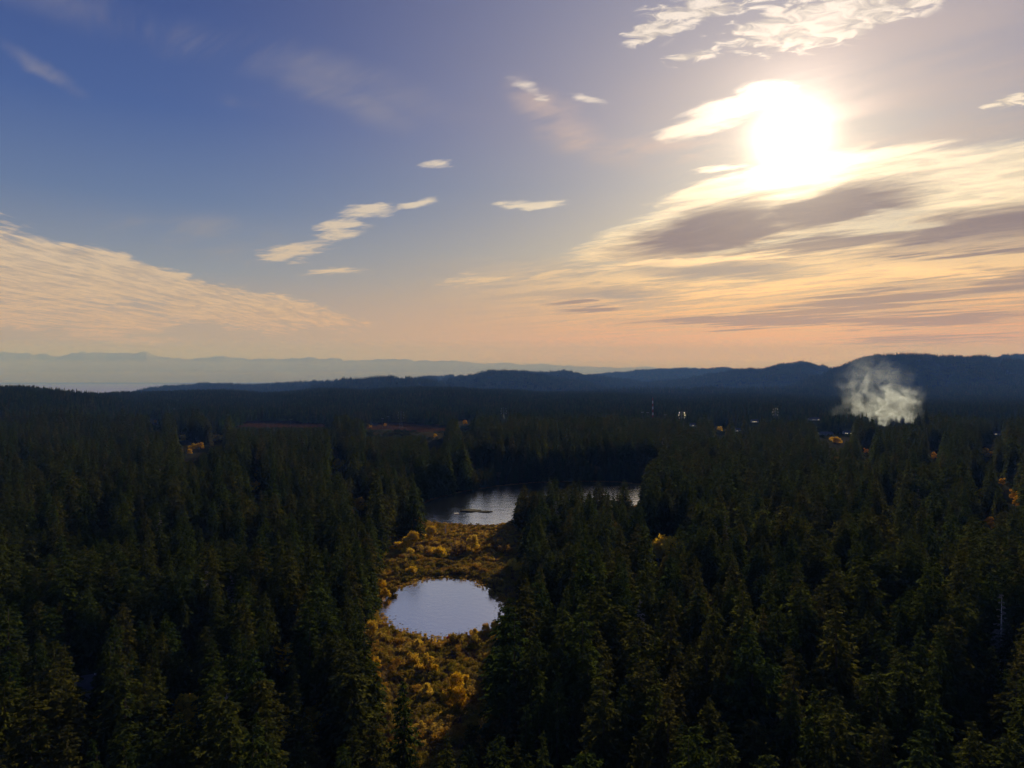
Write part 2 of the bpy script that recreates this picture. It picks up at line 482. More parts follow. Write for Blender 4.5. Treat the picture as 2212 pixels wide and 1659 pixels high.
POND = poly_world([(807, 1313), (812, 1300), (831, 1287), (852, 1274), (868, 1268), (884, 1264), (905, 1255), (930, 1250), (960, 1248), (990, 1249), (1018, 1254), (1037, 1262), (1052, 1270), (1072, 1285), (1085, 1302), (1091, 1320), (1086, 1338), (1072, 1352), (1052, 1362), (1020, 1370), (985, 1376), (955, 1380), (935, 1384), (925, 1378), (890, 1370), (865, 1361), (843, 1352), (830, 1342), (815, 1331), (806, 1322)])
LAKE = poly_world([(900, 1106), (908, 1120), (918, 1127), (950, 1129), (985, 1131), (1010, 1133), (1040, 1134), (1068, 1134), (1082, 1131), (1096, 1129), (1106, 1124), (1150, 1113), (1230, 1101), (1300, 1098), (1350, 1096), (1395, 1084), (1420, 1066), (1405, 1050), (1340, 1042), (1250, 1040), (1150, 1043), (1080, 1050), (1000, 1062), (940, 1078), (905, 1092)])
VALLEY = poly_world([(895, 1112), (868, 1128), (845, 1145), (825, 1172), (812, 1210), (803, 1260), (795, 1330), (782, 1400), (780, 1460), (795, 1520), (822, 1600), (850, 1700), (870, 1900),
                     (960, 1900), (975, 1750), (1000, 1640), (1030, 1550), (1062, 1460), (1092, 1400), (1118, 1340), (1132, 1280), (1146, 1230), (1150, 1190), (1135, 1155), (1112, 1128), (1060, 1126), (960, 1122)])
POOL = poly_world([(1136, 1232), (1142, 1222), (1152, 1214), (1160, 1212), (1158, 1224), (1150, 1234), (1141, 1238)])
CLEAR = poly_world([(745, 932), (800, 924), (870, 921), (930, 924), (970, 931), (962, 941), (905, 943), (850, 938)])
CLEAR2 = poly_world([(495, 924), (560, 917), (640, 916), (720, 921), (700, 930), (560, 931)])

SKY1 = np.array([(-400, 842), (0, 839), (50, 838), (100, 844), (133, 848), (170, 854), (235, 852), (300, 851), (420, 847), (490, 845), (560, 852), (660, 846), (700, 841), (737, 842), (795, 846), (830, 842), (925, 838), (990, 839), (1040, 844), (1100, 845), (1170, 851), (1250, 850), (1370, 855), (1475, 859), (1600, 855), (1700, 859), (1800, 864), (2000, 864), (2212, 864), (2700, 864)], float)
def crest_of(u):
    px = CXP + u * FOC
    py = np.interp(px, SKY1[:, 0], SKY1[:, 1])
    yc = 1750 + 1300 * sstep(px, 150, 330)
    return 100 + (HOR - py) / FOC * yc - 25.0, yc
BOTH = np.concatenate([VALLEY, LAKE])
def land_z(x, y):
    x, y = np.asarray(x, float), np.asarray(y, float)
    yy = np.maximum(y, 20.0)
    u = np.clip(x / yy, -1.4, 1.4)
    zc, yc = crest_of(u)
    rise = sstep(y, .52 * yc, yc)
    z = zc * rise
    # behind the crest the land drops away towards the strait on the left, to low ground on the right
    low = -75 + 57 * sstep(u, -.40, -.12)
    z = z + (low - zc) * sstep(y, yc * 1.08, yc * 1.08 + 1500)
    # rolling ground off the valley floor
    d = np.minimum(np.where(inside(VALLEY, x, y), 0, dist_poly(VALLEY, x, y)), np.where(inside(LAKE, x, y), 0, dist_poly(LAKE, x, y)))
    off = sstep(d, 6, 160)
    z = z + off * (5.0 + 9.0 * fbm(x / 210 + 4, y / 210 + 9, 3)) * (1 - .6 * rise)
    z = z - 9 * sstep(np.hypot(x - 1000, y - 1480), 420, 120)       # the hollow with the bonfire
    flat = np.maximum(inside(CLEAR, x, y), inside(CLEAR2, x, y))
    return np.where(flat, z * .3, z)

# ground sheet: a fan of rings from under the camera out to the coast and the foot of the hills
na = 330
ang = np.radians(np.concatenate([np.linspace(-180, -62, 24, endpoint=False), np.linspace(-62, 62, na), np.linspace(62, 180, 25)[1:-1]]))
rad = np.concatenate([[4], np.geomspace(40, 300, 28, endpoint=False), np.linspace(300, 760, 90, endpoint=False), np.geomspace(760, 15000, 110)])
A_, R_ = np.meshgrid(ang, rad, indexing='ij')
gx, gy = (R_ * np.sin(A_)), (R_ * np.cos(A_))
gz = np.where(gy > 30, land_z(gx, gy), 5.0)
inw = inside(POND, gx, gy) | inside(LAKE, gx, gy) | inside(POOL, gx, gy)
gz = np.where(inw, -1.4, gz)
marsh = (inside(VALLEY, gx, gy) | inw | ((dist_poly(LAKE, gx, gy) < 4)))
clear = inside(CLEAR, gx, gy) | inside(CLEAR2, gx, gy)
F = grid_faces(len(ang), len(rad), closed=True)
pick = np.where(clear.ravel()[F].sum(1) >= 2, 2, np.where(marsh.ravel()[F].sum(1) >= 2, 1, 0))
ground = link('ground', mesh_np('ground', np.stack([gx, gy, gz], -1).reshape(-1, 3), F, [M_floor, M_marsh, M_clear], True, pick))
tag(ground, kind='structure')

def water(name, poly, z, m_):
    n = len(poly)
    # finer, slightly ragged shoreline
    q = []
    for i in range(n):
        a, c = poly[i], poly[(i + 1) % n]
        for k in range(8):
            t = k / 8
            p = a * (1 - t) + c * t
            nrm = np.array([c[1] - a[1], a[0] - c[0]]) / (np.linalg.norm(c - a) + 1e-9)
            q.append(p + nrm * (0 if k == 0 else rng.normal(0, .4) + 2.4 * float(fbm(p[0] / 7.0 + 3, p[1] / 7.0, 3))))
    from mathutils.geometry import tessellate_polygon
    V = np.array([(p[0], p[1], z) for p in q])
    T = np.array(tessellate_polygon([[Vector(v) for v in V]]))
    nz = np.cross(V[T[:, 1]] - V[T[:, 0]], V[T[:, 2]] - V[T[:, 0]])[:, 2]
    T[nz < 0] = T[nz < 0][:, ::-1]
    me = mesh_np(name, V, T[np.abs(nz) > 1e-6], [m_])
    o = link(name, me)
    tag(o, kind='structure')
    return o
def grow(poly, d):
    c = poly.mean(0)
    v = poly - c
    return c + v * (1 + d / np.linalg.norm(v, axis=1, keepdims=True))
pond = water('pond', grow(POND, 1.0), -.25, M_pond)
lake = water('lake', grow(LAKE, 1.0), -.25, M_lake)
pool = water('pool', grow(POOL, .5), -.25, M_lake)

sx, sy = np.meshgrid(np.linspace(-46000, 46000, 40), np.concatenate([np.linspace(2500, 12000, 20), np.linspace(14000, 43000, 16)]), indexing='ij')
sea = link('sea', mesh_np('sea', np.stack([sx, sy, np.full_like(sx, -60.0)], -1).reshape(-1, 3), grid_faces(40, 36)[:, ::-1], [M_sea], True))
tag(sea, kind='structure')

# ------------------------------------------------------------------ hills and mountains
HILL_FACES = []                                   # (xyz grid, u extent) kept for planting
def zz(pts, x0, k=3.0): return [(x0 + a / k, 691 + c / k) for a, c in pts]
def hill(name, prof, D, front, back, base, m_, du=2.5, rough=.05, seed=0, ext=0.0, plant=True, spur=.42):
    prof = np.array(prof, float)
    # run each end of the ridge down to its foot
    px = np.arange(prof[0, 0] - ext, prof[-1, 0] + ext + .1, du)
    py = np.interp(px, prof[:, 0], prof[:, 1])
    u = (px - CXP) / FOC
    dd = D * (1 + .06 * fbm(u * 9 + seed, u * 0 + seed, 3))
    zc = 100 + (HOR - py) / FOC * dd
    e = np.minimum(sstep(px, prof[0, 0] - ext, prof[0, 0]), 1 - sstep(px, prof[-1, 0], prof[-1, 0] + ext)) if ext else np.ones_like(px)
    zc = base + (zc - base) * e
    t = np.concatenate([np.linspace(-1, 0, 22), np.linspace(0, 1, 10)[1:]])
    U, T = np.meshgrid(u, t, indexing='ij')
    Zc = zc[:, None]; DD = dd[:, None]
    w = np.where(T < 0, front, back)
    Y = DD + T * w
    X = U * DD * (1 + T * w / DD * 1.0)
    prof_t = np.where(T < 0, (1 - sstep(-T, 0, 1)) * .55 + .45 * (1 + T), 1 - sstep(T, 0, 1))
    H = (Zc - base)
    n = fbm(X / (front * .35) + seed, Y / (front * .35), 5)
    side = np.where(T < 0, np.sin(np.clip(-T, 0, 1) * pi), 0)
    Z = base + H * np.clip(prof_t + spur * n * side, 0, 1.0)
    crest = np.abs(T) < .001
    Z = Z + rough * H * fbm(U * DD / (front * .05) + seed * 3, T * 3, 3) * np.where(T < 0, 1 + T, 1 - T) * .5
    o = link(name, mesh_np(name, np.stack([X, Y, Z], -1).reshape(-1, 3), grid_faces(len(u), len(t))[:, ::-1], [m_], True))
    me = o.data
    tag(o, kind='structure')
    if plant: HILL_FACES.append((X, Y, Z))
    return o
hill('hill', zz([(830, 500), (910, 470), (1000, 455), (1080, 442), (1200, 435), (1330, 428), (1500, 430), (1700, 432), (1860, 420), (2050, 412), (2212, 405), (2400, 402), (2700, 415)], 0), 7600, 1500, 1200, -62, M_hill, ext=30, seed=1)
hill('hill', zz([(-120, 440), (0, 404), (130, 400), (200, 392), (270, 384), (350, 388), (460, 396), (600, 415)], 737), 5600, 1300, 1000, -20, M_hill, ext=60, seed=2)
hill('hill', zz([(380, 405), (470, 390), (580, 372), (620, 380), (700, 368), (770, 373), (900, 380)], 737), 9500, 1800, 1500, -20, M_hill, ext=60, seed=3)
hill('hill', zz([(560, 432), (650, 415), (760, 388), (870, 365), (920, 350), (960, 341), (1020, 343), (1080, 347), (1150, 352), (1270, 366), (1400, 382), (1480, 400), (1560, 415)], 737), 6600, 1600, 1300, -20, M_hill, ext=70, seed=4)
hill('hill', zz([(980, 360), (1090, 346), (1200, 343), (1260, 349), (1340, 350), (1400, 340), (1490, 346), (1560, 362), (1640, 372), (1700, 376), (1770, 392), (1850, 400)], 737), 8600, 1700, 1400, -20, M_hill, ext=80, seed=5)
hill('hill', zz([(1560, 372), (1690, 356), (1780, 345), (1830, 349), (1900, 335), (1980, 330), (2050, 324), (2110, 327), (2200, 318), (2280, 321), (2350, 323), (2430, 320), (2470, 315), (2550, 328), (2700, 345)], 737), 12500, 2200, 2000, -20, M_hill, ext=80, seed=6)
hill('hill', zz([(-260, 420), (0, 398), (90, 380), (180, 361), (340, 336), (440, 326), (500, 335), (590, 312), (660, 299), (720, 290), (780, 285), (850, 300), (880, 310), (910, 308), (970, 326), (1060, 330), (1200, 340)], 1475), 8200, 1900, 1500, -20, M_hill, ext=90, seed=7)
hill('hill', zz([(900, 372), (980, 330), (1060, 310), (1110, 285), (1170, 260), (1240, 245), (1300, 243), (1380, 246), (1440, 238), (1500, 240), (1560, 241), (1600, 236), (1660, 248), (1780, 254), (1850, 250), (1960, 254), (2060, 274), (2130, 280), (2212, 286), (2500, 300), (2900, 320)], 1475), 6400, 2000, 1500, -20, M_hill, ext=110, seed=8)
hill('hill', zz([(1900, 275), (2010, 254), (2090, 236), (2212, 232), (2400, 240), (2700, 270)], 1475), 9200, 1800, 1500, -20, M_hill, ext=80, seed=9)
# low wooded swells between the flat forest and the hills
hill('hill', [(1180, 862), (1320, 850), (1480, 846), (1600, 848), (1720, 846), (1900, 848), (2100, 845), (2300, 846), (2600, 850)], 4600, 1000, 900, -22, M_hill, ext=120, seed=10)

M1 = zz([(-300, 215), (0, 207), (60, 212), (160, 217), (290, 222), (390, 235), (450, 220), (540, 207), (600, 212), (690, 213), (770, 217), (890, 213), (910, 206), (945, 206), (1000, 232), (1110, 246), (1250, 255), (1300, 246), (1400, 235), (1480, 240), (1580, 252), (1640, 255), (1740, 252), (1830, 250), (1950, 246), (2030, 242), (2070, 252), (2212, 250)], 0) \
   + zz([(20, 265), (180, 260), (280, 252), (400, 255), (480, 265), (520, 258), (600, 265), (710, 264), (800, 272), (890, 283), (980, 283), (1080, 278), (1160, 290), (1340, 285), (1400, 292), (1640, 305), (1800, 310), (1980, 302), (2110, 315)], 737) \
   + zz([(40, 305), (150, 318), (300, 322), (370, 318), (480, 330), (800, 345)], 1475)
hill('mountains', M1, 58000, 9000, 5000, -62, M_mount, du=2.0, rough=.10, seed=20, plant=False, spur=.3)
M2 = zz([(-300, 330), (0, 345), (300, 360), (700, 350), (1100, 338), (1250, 335), (1500, 328), (1750, 326), (1840, 345), (1900, 368), (1960, 364), (2050, 332), (2212, 322)], 0) + zz([(100, 318), (300, 330), (500, 345), (800, 355), (1100, 365), (1500, 372), (1900, 380)], 737)
hill('mountains', M2, 47000, 5000, 4000, -62, M_mount, du=2.5, rough=.06, seed=30, plant=False, spur=.2)

# ------------------------------------------------------------------ haze
HZ = 2600.0
bm = bmesh.new()
bmesh.ops.create_cube(bm, size=1.0)
for v in bm.verts:
    v.co = Vector((v.co.x * 150000, 27000 + v.co.y * 86000, (-90.0 if v.co.z < 0 else HZ)))
me = bpy.data.meshes.new('haze'); bm.to_mesh(me); bm.free()
M_haze, b = mat('haze')
pv = b.n('ShaderNodeVolumePrincipled')
pv.inputs['Color'].default_value = (.112, .255, .84, 1)
pv.inputs['Absorption Color'].default_value = (1, 1, .6, 1)
pv.inputs['Density'].default_value = 6.0e-5
pv.inputs['Anisotropy'].default_value = 0.0
b.t.links.new(pv.outputs[0], b.out.inputs['Volume'])
M_haze.cycles.homogeneous_volume = True
me.materials.append(M_haze)
haze = tag(link('haze', me), kind='stuff')
haze['label'] = 'thin blue haze over the forest, the strait and the far hills'

# paler sea mist lying on the strait in front of the mountains, thinning upwards in three layers
M_mist, b = mat('sea_mist')
pv = b.n('ShaderNodeVolumePrincipled')
pv.inputs['Color'].default_value = (1, .86, .66, 1)
pv.inputs['Absorption Color'].default_value = (1, 1, 1, 1)
pv.inputs['Density'].default_value = 5.0e-5
b.t.links.new(pv.outputs[0], b.out.inputs['Volume'])
M_mist.cycles.homogeneous_volume = True
for i, (top_, txt) in enumerate(((480, 'lowest and palest layer of mist lying on the strait'), (1050, 'middle layer of mist below the mountain crests'), (1900, 'highest thin layer of mist in front of the mountains'))):
    bm = bmesh.new()
    bmesh.ops.create_cube(bm, size=1.0)
    for v in bm.verts:
        v.co = Vector((-9000 + v.co.x * (70000 + 900 * i), 36300 + v.co.y * (8200 + 700 * i), (-57.0 + .4 * -i if v.co.z < 0 else top_)))
    me = bpy.data.meshes.new('sea_mist'); bm.to_mesh(me); bm.free()
    me.materials.append(M_mist)
    tag(link('sea_mist', me), txt, kind='stuff')
# ------------------------------------------------------------------ plant meshes
FIR_COLS = [(.036, .052, .016), (.052, .060, .018), (.030, .048, .018), (.066, .064, .022), (.042, .058, .017), (.060, .056, .020), (.034, .046, .018), (.048, .066, .020), (.072, .062, .024)]
FIR_COLS = [(r * .86, g, b) for r, g, b in FIR_COLS]
M_fir = foliage_mat('fir_needles', FIR_COLS, .45)
M_bark = plain_mat('bark', (.07, .055, .042), .95, .4, 3.0, .1)
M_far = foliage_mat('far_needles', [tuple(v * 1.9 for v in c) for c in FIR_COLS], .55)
M_gold = foliage_mat('gold_leaves', [(.64, .48, .05), (.56, .38, .04), (.66, .54, .12), (.50, .36, .05)], .5)
M_brown = foliage_mat('rust_leaves', [(.32, .20, .045), (.42, .28, .055), (.20, .115, .035), (.50, .38, .12), (.32, .26, .06), (.17, .13, .04)], .45)
M_olive = foliage_mat('olive_leaves', [(.20, .19, .04), (.27, .22, .04), (.30, .23, .06)], .45)
M_orange = foliage_mat('orange_leaves', [(.48, .28, .035), (.54, .36, .04), (.40, .20, .035)], .5)
M_twig = plain_mat('bare_twigs', (.17, .11, .07), .9, .3, 2.0, .1)
M_snag = plain_mat('weathered_wood', (.55, .53, .50), .7, .2, 2.0, .3)

def rot_rows(vx, vy): return np.stack([vx, vy], -1)
def fir_mesh(name, seed, H=30.0, R=4.6, whorls=30, blunt=.8, base=.12, side=17, sparse=0.0, m_=None):
    """Crown of a conifer: whorls of sagging boughs, each carrying hanging needle sprays."""
    g = np.random.default_rng(seed)
    lean = g.normal(0, .012, 2)
    rows = []
    for w in range(whorls):
        t = min(max((w + g.uniform(-.35, .35)) / (whorls - 1), 0), 1)
        z0 = H * (base + (1 - base) * t)
        rr = R * ((1 - t) ** blunt) * (.6 + .4 * min(1, (t + .12) / .25)) + .22
        rr *= g.uniform(.82, 1.12)
        nb = int(round(5 + 5 * (1 - t))) if t < .96 else 4
        a0 = g.uniform(0, 2 * pi)
        for k in range(nb):
            if g.random() < sparse: continue
            L = rr * g.uniform(.6, 1.2)
            rows.append((a0 + 2 * pi * k / nb + g.normal(0, .25), z0 + g.normal(0, H * .01), L, .6 * (t - .4) + g.normal(0, .12)))
    r = np.array(rows)
    n = len(r)
    s = np.linspace(.16, 1.0, side)[None, :] + g.uniform(-.06, .06, (n, side))
    a, z, L, up = (r[:, i][:, None] for i in range(4))
    rad = s * L
    px_ = rad * np.cos(a); py_ = rad * np.sin(a)
    pz_ = z + up * L * s - .34 * L * s ** 2
    P = np.stack([px_, py_, pz_], -1).reshape(-1, 3)
    LL = np.broadcast_to(L, s.shape).ravel(); aa = np.broadcast_to(a, s.shape).ravel(); ss = s.ravel()
    m = len(P)
    ln = (.16 * LL + .34) * g.uniform(.6, 1.35, m) * np.where(ss > .9, .8, 1.0)
    da = aa + g.choice([-1, 1], m) * g.uniform(.1, 1.15, m)
    dn = g.uniform(-.95, .12, m)
    d = np.stack([np.cos(da) * np.sqrt(1 - dn ** 2), np.sin(da) * np.sqrt(1 - dn ** 2), dn], -1)
    e = np.cross(d, g.normal(0, 1, (m, 3)) + np.array([0, 0, .8])); e /= np.linalg.norm(e, axis=1, keepdims=True)
    w_ = (ln * g.uniform(.22, .42, m))[:, None]
    l_ = ln[:, None]
    V = np.stack([P - d * l_ * .15, P + d * l_ * .35 + e * w_, P + d * l_, P + d * l_ * .45 - e * w_], 1)
    V[:, :, 0] += lean[0] * V[:, :, 2]; V[:, :, 1] += lean[1] * V[:, :, 2]
    V = V.reshape(-1, 3)
    F = np.arange(m * 4).reshape(-1, 4)
    zt = H * 1.02
    top = np.array([[.16, 0, H * .95], [-.1, .15, H * .95], [lean[0] * H, lean[1] * H, zt], [-.1, -.16, H * .95]]) 
    top[[0, 1, 3], 0] += lean[0] * H; top[[0, 1, 3], 1] += lean[1] * H
    o = len(V)
    F2 = np.array([[o, o + 1, o + 2], [o + 1, o + 3, o + 2], [o + 3, o, o + 2]])
    return mesh_np(name, np.concatenate([V, top]), [F, F2], [m_ or M_fir])
def trunk_mesh(name, H, r0, m_, top=.96, sides=7, seed=0, limbs=0):
    g = np.random.default_rng(seed)
    zs = np.array([0, .04, .15, .4, .7, top]) * H
    rs = r0 * np.array([1.5, 1.1, .92, .68, .36, .06])
    a = np.linspace(0, 2 * pi, sides, endpoint=False)
    ox = np.cumsum(g.normal(0, .05, 6)); oy = np.cumsum(g.normal(0, .05, 6))
    V = np.stack([rs[None, :] * np.cos(a)[:, None] + ox, rs[None, :] * np.sin(a)[:, None] + oy, np.broadcast_to(zs, (sides, 6))], -1).reshape(-1, 3)
    Fq = grid_faces(sides, 6, closed=True)
    parts = [V]; fs = [Fq]; off = len(V)
    for k in range(limbs):
        z = H * g.uniform(.28, .8); an = g.uniform(0, 2 * pi); L = H * g.uniform(.18, .38); el = g.uniform(.4, 1.0)
        d = np.array([cos(an) * cos(el), sin(an) * cos(el), sin(el)])
        r = r0 * .35 * (1 - z / H * .6)
        e1 = np.cross(d, [0, 0, 1]); e1 /= np.linalg.norm(e1); e2 = np.cross(d, e1)
        b_ = np.array([0, 0, z])
        ring = lambda c, q: np.array([c + q * (cos(x) * e1 + sin(x) * e2) for x in (0, 2.09, 4.19)])
        parts += [ring(b_, r), ring(b_ + d * L, r * .25)]
        fs.append(np.array([[off, off + 1, off + 4, off + 3], [off + 1, off + 2, off + 5, off + 4], [off + 2, off, off + 3, off + 5]]))
        off += 6
    return mesh_np(name, np.concatenate(parts), fs, [m_], True)
def leafy_mesh(name, seed, H, R, n, m_, leaf=.5, z_lo=.15, lobes=7, tall=1.0):
    """Crown of a broadleaf tree or shrub: leaf sprays on the shells of several lobes, with gaps between."""
    g = np.random.default_rng(seed)
    cs, rs = [], []
    for k in range(lobes):
        a = g.uniform(0, 2 * pi); q = R * sqrt(g.uniform(0, 1)) * .8
        z = H * (z_lo + (1 - z_lo) * g.uniform(.25, .82) * (1 - .35 * (q / R)))
        cs.append((q * cos(a), q * sin(a), z)); rs.append(R * g.uniform(.2, .42))
    cs = np.array(cs); rs = np.array(rs)
    k = g.integers(0, lobes, n)
    d = g.normal(0, 1, (n, 3)); d /= np.linalg.norm(d, axis=1, keepdims=True)
    rad = rs[k] * g.uniform(.55, 1.08, n)
    c = cs[k] + d * rad[:, None] * np.array([1, 1, tall])
    c[:, 2] = np.clip(c[:, 2], H * .04, None)
    s = leaf * g.uniform(.55, 1.5, n)
    t1 = g.normal(0, 1, (n, 3)); t1 -= (t1 * d).sum(1, keepdims=True) * d * .75; t1 /= np.linalg.norm(t1, axis=1, keepdims=True)
    t2 = np.cross(d, t1); t2 /= np.linalg.norm(t2, axis=1, keepdims=True)
    P = np.stack([c + t1 * s[:, None], c + t2 * s[:, None] * .6, c - t1 * s[:, None] * .8, c - t2 * s[:, None] * .55], 1).reshape(-1, 3)
    return mesh_np(name, P, np.arange(n * 4).reshape(-1, 4), [m_])
def twig_mesh(name, seed, H, R, n, m_, w=.06):
    """Upright fans of stems, as of sedge or bare willow."""
    g = np.random.default_rng(seed)
    a = g.uniform(0, 2 * pi, n); q = R * np.sqrt(g.uniform(0, 1, n)) * .5
    b0 = np.stack([q * np.cos(a), q * np.sin(a), np.zeros(n)], -1)
    a2 = a + g.normal(0, .7, n); l = H * g.uniform(.5, 1.1, n); ti = g.uniform(.05, .65, n)
    tip = b0 + np.stack([np.cos(a2) * np.sin(ti), np.sin(a2) * np.sin(ti), np.cos(ti)], -1) * l[:, None]
    s = np.stack([-np.sin(a2), np.cos(a2), np.zeros(n)], -1) * w * g.uniform(.6, 1.8, (n, 1))
    md = (b0 + tip) / 2 + np.array([0, 0, .06]) * l[:, None]
    P = np.stack([b0 - s, b0 + s, md + s * 1.1, tip, md - s * 1.1], 1).reshape(-1, 3)
    i = np.arange(n)[:, None] * 5
    return mesh_np(name, P, [np.concatenate([i, i + 1, i + 2, i + 4], 1), np.concatenate([i + 4, i + 2, i + 3], 1)], [m_])

FIR_SPEC = [  # height, radius, whorls, blunt, base, sparse
    (32, 4.7, 30, .85, .10, .0), (29, 4.9, 28, .72, .10, .0), (35, 4.6, 32, .95, .12, .08), (26, 4.6, 26, .62, .08, .0),
    (31, 5.4, 28, .78, .14, .05), (24, 3.4, 24, .9, .06, .0), (27, 5.6, 26, .55, .12, .04), (16, 3.2, 20, .85, .03, .0), (33, 5.2, 30, .68, .16, .12), (22, 3.9, 22, .8, .05, .0), (36, 5.0, 32, 1.0, .15, .15), (28, 4.2, 28, .75, .1, .02)]
FIRS = []
for i, (h, r, w, bl, ba, spz) in enumerate(FIR_SPEC):
    FIRS.append((fir_mesh('crown', 100 + i, h, r * 1.32, w + 5, bl * .85, ba, 17, spz), trunk_mesh('trunk', h, .42, M_bark, seed=i), h, r))
GOLD = [(leafy_mesh('crown', 200 + i, h, r, n, M_gold, .30, .0, lb), trunk_mesh('trunk', h * .8, .14, M_bark, seed=40 + i, limbs=6), h, r)
        for i, (h, r, n, lb) in enumerate([(8, 3.2, 1900, 18), (6, 3.0, 1700, 16), (10, 3.0, 2100, 20), (5, 3.4, 1600, 16)])]
ORANGE = [(leafy_mesh('crown', 230 + i, h, r, n, M_orange, .36, .12, lb), trunk_mesh('trunk', h * .85, .2, M_bark, seed=50 + i, limbs=6), h, r)
          for i, (h, r, n, lb) in enumerate([(15, 4.2, 2200, 20), (12, 4.0, 2000, 18), (18, 4.2, 2300, 22)])]
BROWN = [(leafy_mesh('crown', 260 + i, h, r, n, M_brown, .20, .0, lb), twig_mesh('stems', 60 + i, h * .95, r * 1.2, 60, M_twig, .05), h, r)
         for i, (h, r, n, lb) in enumerate([(4.0, 2.4, 1000, 14), (3.2, 2.6, 950, 14), (4.8, 2.2, 1000, 14), (2.6, 2.1, 800, 12)])]
OLIVE = [(leafy_mesh('crown', 290 + i, h, r, n, M_olive, .24, .0, lb), twig_mesh('stems', 80 + i, h * .95, r * 1.2, 50, M_twig, .05), h, r)
         for i, (h, r, n, lb) in enumerate([(4.5, 2.8, 1050, 14), (3.4, 2.4, 900, 13)])]

# bushy alders and bare dead firs that stand among the conifers
M_alder = foliage_mat('alder_leaves', [(.10, .085, .03), (.13, .10, .035), (.085, .085, .03), (.15, .10, .045)], .45)
N_FIR = len(FIRS)
for i, (h, r, n, lb) in enumerate([(17, 5.4, 2600, 26), (14, 5.0, 2300, 24), (19, 5.0, 2600, 26)]):
    FIRS.append((leafy_mesh('crown', 330 + i, h, r, n, M_alder, .40, .12, lb), trunk_mesh('trunk', h * .85, .25, M_bark, seed=70 + i, limbs=7), h, r))
M_deadwood = plain_mat('dead_twigs', (.20, .18, .16), .9, .25, 2.0, 0.0)
for i, h in enumerate((26, 22)):
    FIRS.append((fir_mesh('crown', 350 + i, h, 2.6, 20, .8, .2, 9, .45, M_deadwood), trunk_mesh('trunk', h, .34, M_snag, seed=90 + i), h, 2.6))

# ------------------------------------------------------------------ scattering masses with geometry nodes
LIB = {}
def library(name, meshes):
    c = bpy.data.collections.new(name)
    for i, me in enumerate(meshes):
        o = bpy.data.objects.new('%s_%02d' % (name, i), me)
        c.objects.link(o)
    return c
def scatter(name, lib, pts, idx, scl, rot, label, cat):
    """One mass of plants: a point mesh whose points become plants of the library."""
    me = bpy.data.meshes.new(name)
    n = len(pts)
    me.vertices.add(n); me.vertices.foreach_set('co', np.asarray(pts, np.float32).ravel())
    at_ = me.attributes.new('idx', 'INT', 'POINT'); at_.data.foreach_set('value', np.asarray(idx, np.int32))
    at_ = me.attributes.new('scl', 'FLOAT_VECTOR', 'POINT'); at_.data.foreach_set('vector', np.asarray(scl, np.float32).ravel())
    at_ = me.attributes.new('rot', 'FLOAT_VECTOR', 'POINT'); at_.data.foreach_set('vector', np.asarray(rot, np.float32).ravel())
    o = link(name, me)
    ng = bpy.data.node_groups.new(name + '_scatter', 'GeometryNodeTree')
    ng.interface.new_socket('Geometry', in_out='INPUT', socket_type='NodeSocketGeometry')
    ng.interface.new_socket('Geometry', in_out='OUTPUT', socket_type='NodeSocketGeometry')
    gi, go = ng.nodes.new('NodeGroupInput'), ng.nodes.new('NodeGroupOutput')
    ci = ng.nodes.new('GeometryNodeCollectionInfo')
    ci.inputs['Collection'].default_value = lib
    ci.inputs['Separate Children'].default_value = True
    ci.inputs['Reset Children'].default_value = True
    ip = ng.nodes.new('GeometryNodeInstanceOnPoints')
    ip.inputs['Pick Instance'].default_value = True
    def na(nm, ty):
        q = ng.nodes.new('GeometryNodeInputNamedAttribute'); q.data_type = ty; q.inputs['Name'].default_value = nm
        return q.outputs['Attribute']
    L = ng.links.new
    L(gi.outputs[0], ip.inputs['Points']); L(ci.outputs[0], ip.inputs['Instance'])
    L(na('idx', 'INT'), ip.inputs['Instance Index']); L(na('scl', 'FLOAT_VECTOR'), ip.inputs['Scale'])
    e2r = ng.nodes.new('FunctionNodeEulerToRotation'); L(na('rot', 'FLOAT_VECTOR'), e2r.inputs[0]); L(e2r.outputs[0], ip.inputs['Rotation'])
    L(ip.outputs[0], go.inputs[0])
    md = o.modifiers.new('scatter', 'NODES'); md.node_group = ng
    tag(o, label, cat, kind='stuff')
    return o

# far firs: jagged stacked skirts, several to a clump
def far_clump(name, seed, size=36.0, n=9, nl=6, ns=7):
    g = np.random.default_rng(seed)
    V, F = [], []; off = 0
    cell = int(np.ceil(sqrt(n)))
    for k in range(n):
        cx = ((k % cell) + .5 + g.uniform(-.42, .42)) * size / cell - size / 2
        cy_ = ((k // cell) + .5 + g.uniform(-.42, .42)) * size / cell - size / 2
        H = g.uniform(17, 30) * (1.15 if g.random() < .12 else 1); R = g.uniform(4.0, 6.4); bl = g.uniform(.6, 1.0)
        for l in range(nl):
            t = l / nl
            z1 = H * (.12 + .88 * (l + 1.25) / (nl + .25)); z0 = H * (.06 + .88 * t)
            r = R * (1 - t) ** bl
            a = np.linspace(0, 2 * pi, ns * 2, endpoint=False) + g.uniform(0, 3)
            rr = r * np.where(np.arange(ns * 2) % 2, g.uniform(.85, 1.2, ns * 2), g.uniform(.4, .65, ns * 2))
            ring = np.stack([cx + rr * np.cos(a), cy_ + rr * np.sin(a), z0 + g.normal(0, .5, ns * 2)], -1)
            V += [ring, [[cx + g.normal(0, .2), cy_ + g.normal(0, .2), min(z1, H)]]]
            i = np.arange(ns * 2)
            F.append(np.stack([off + i, off + (i + 1) % (ns * 2), np.full(ns * 2, off + ns * 2)], -1))
            off += ns * 2 + 1
    return mesh_np(name, np.concatenate([np.asarray(v) for v in V]), np.concatenate(F), [M_far])
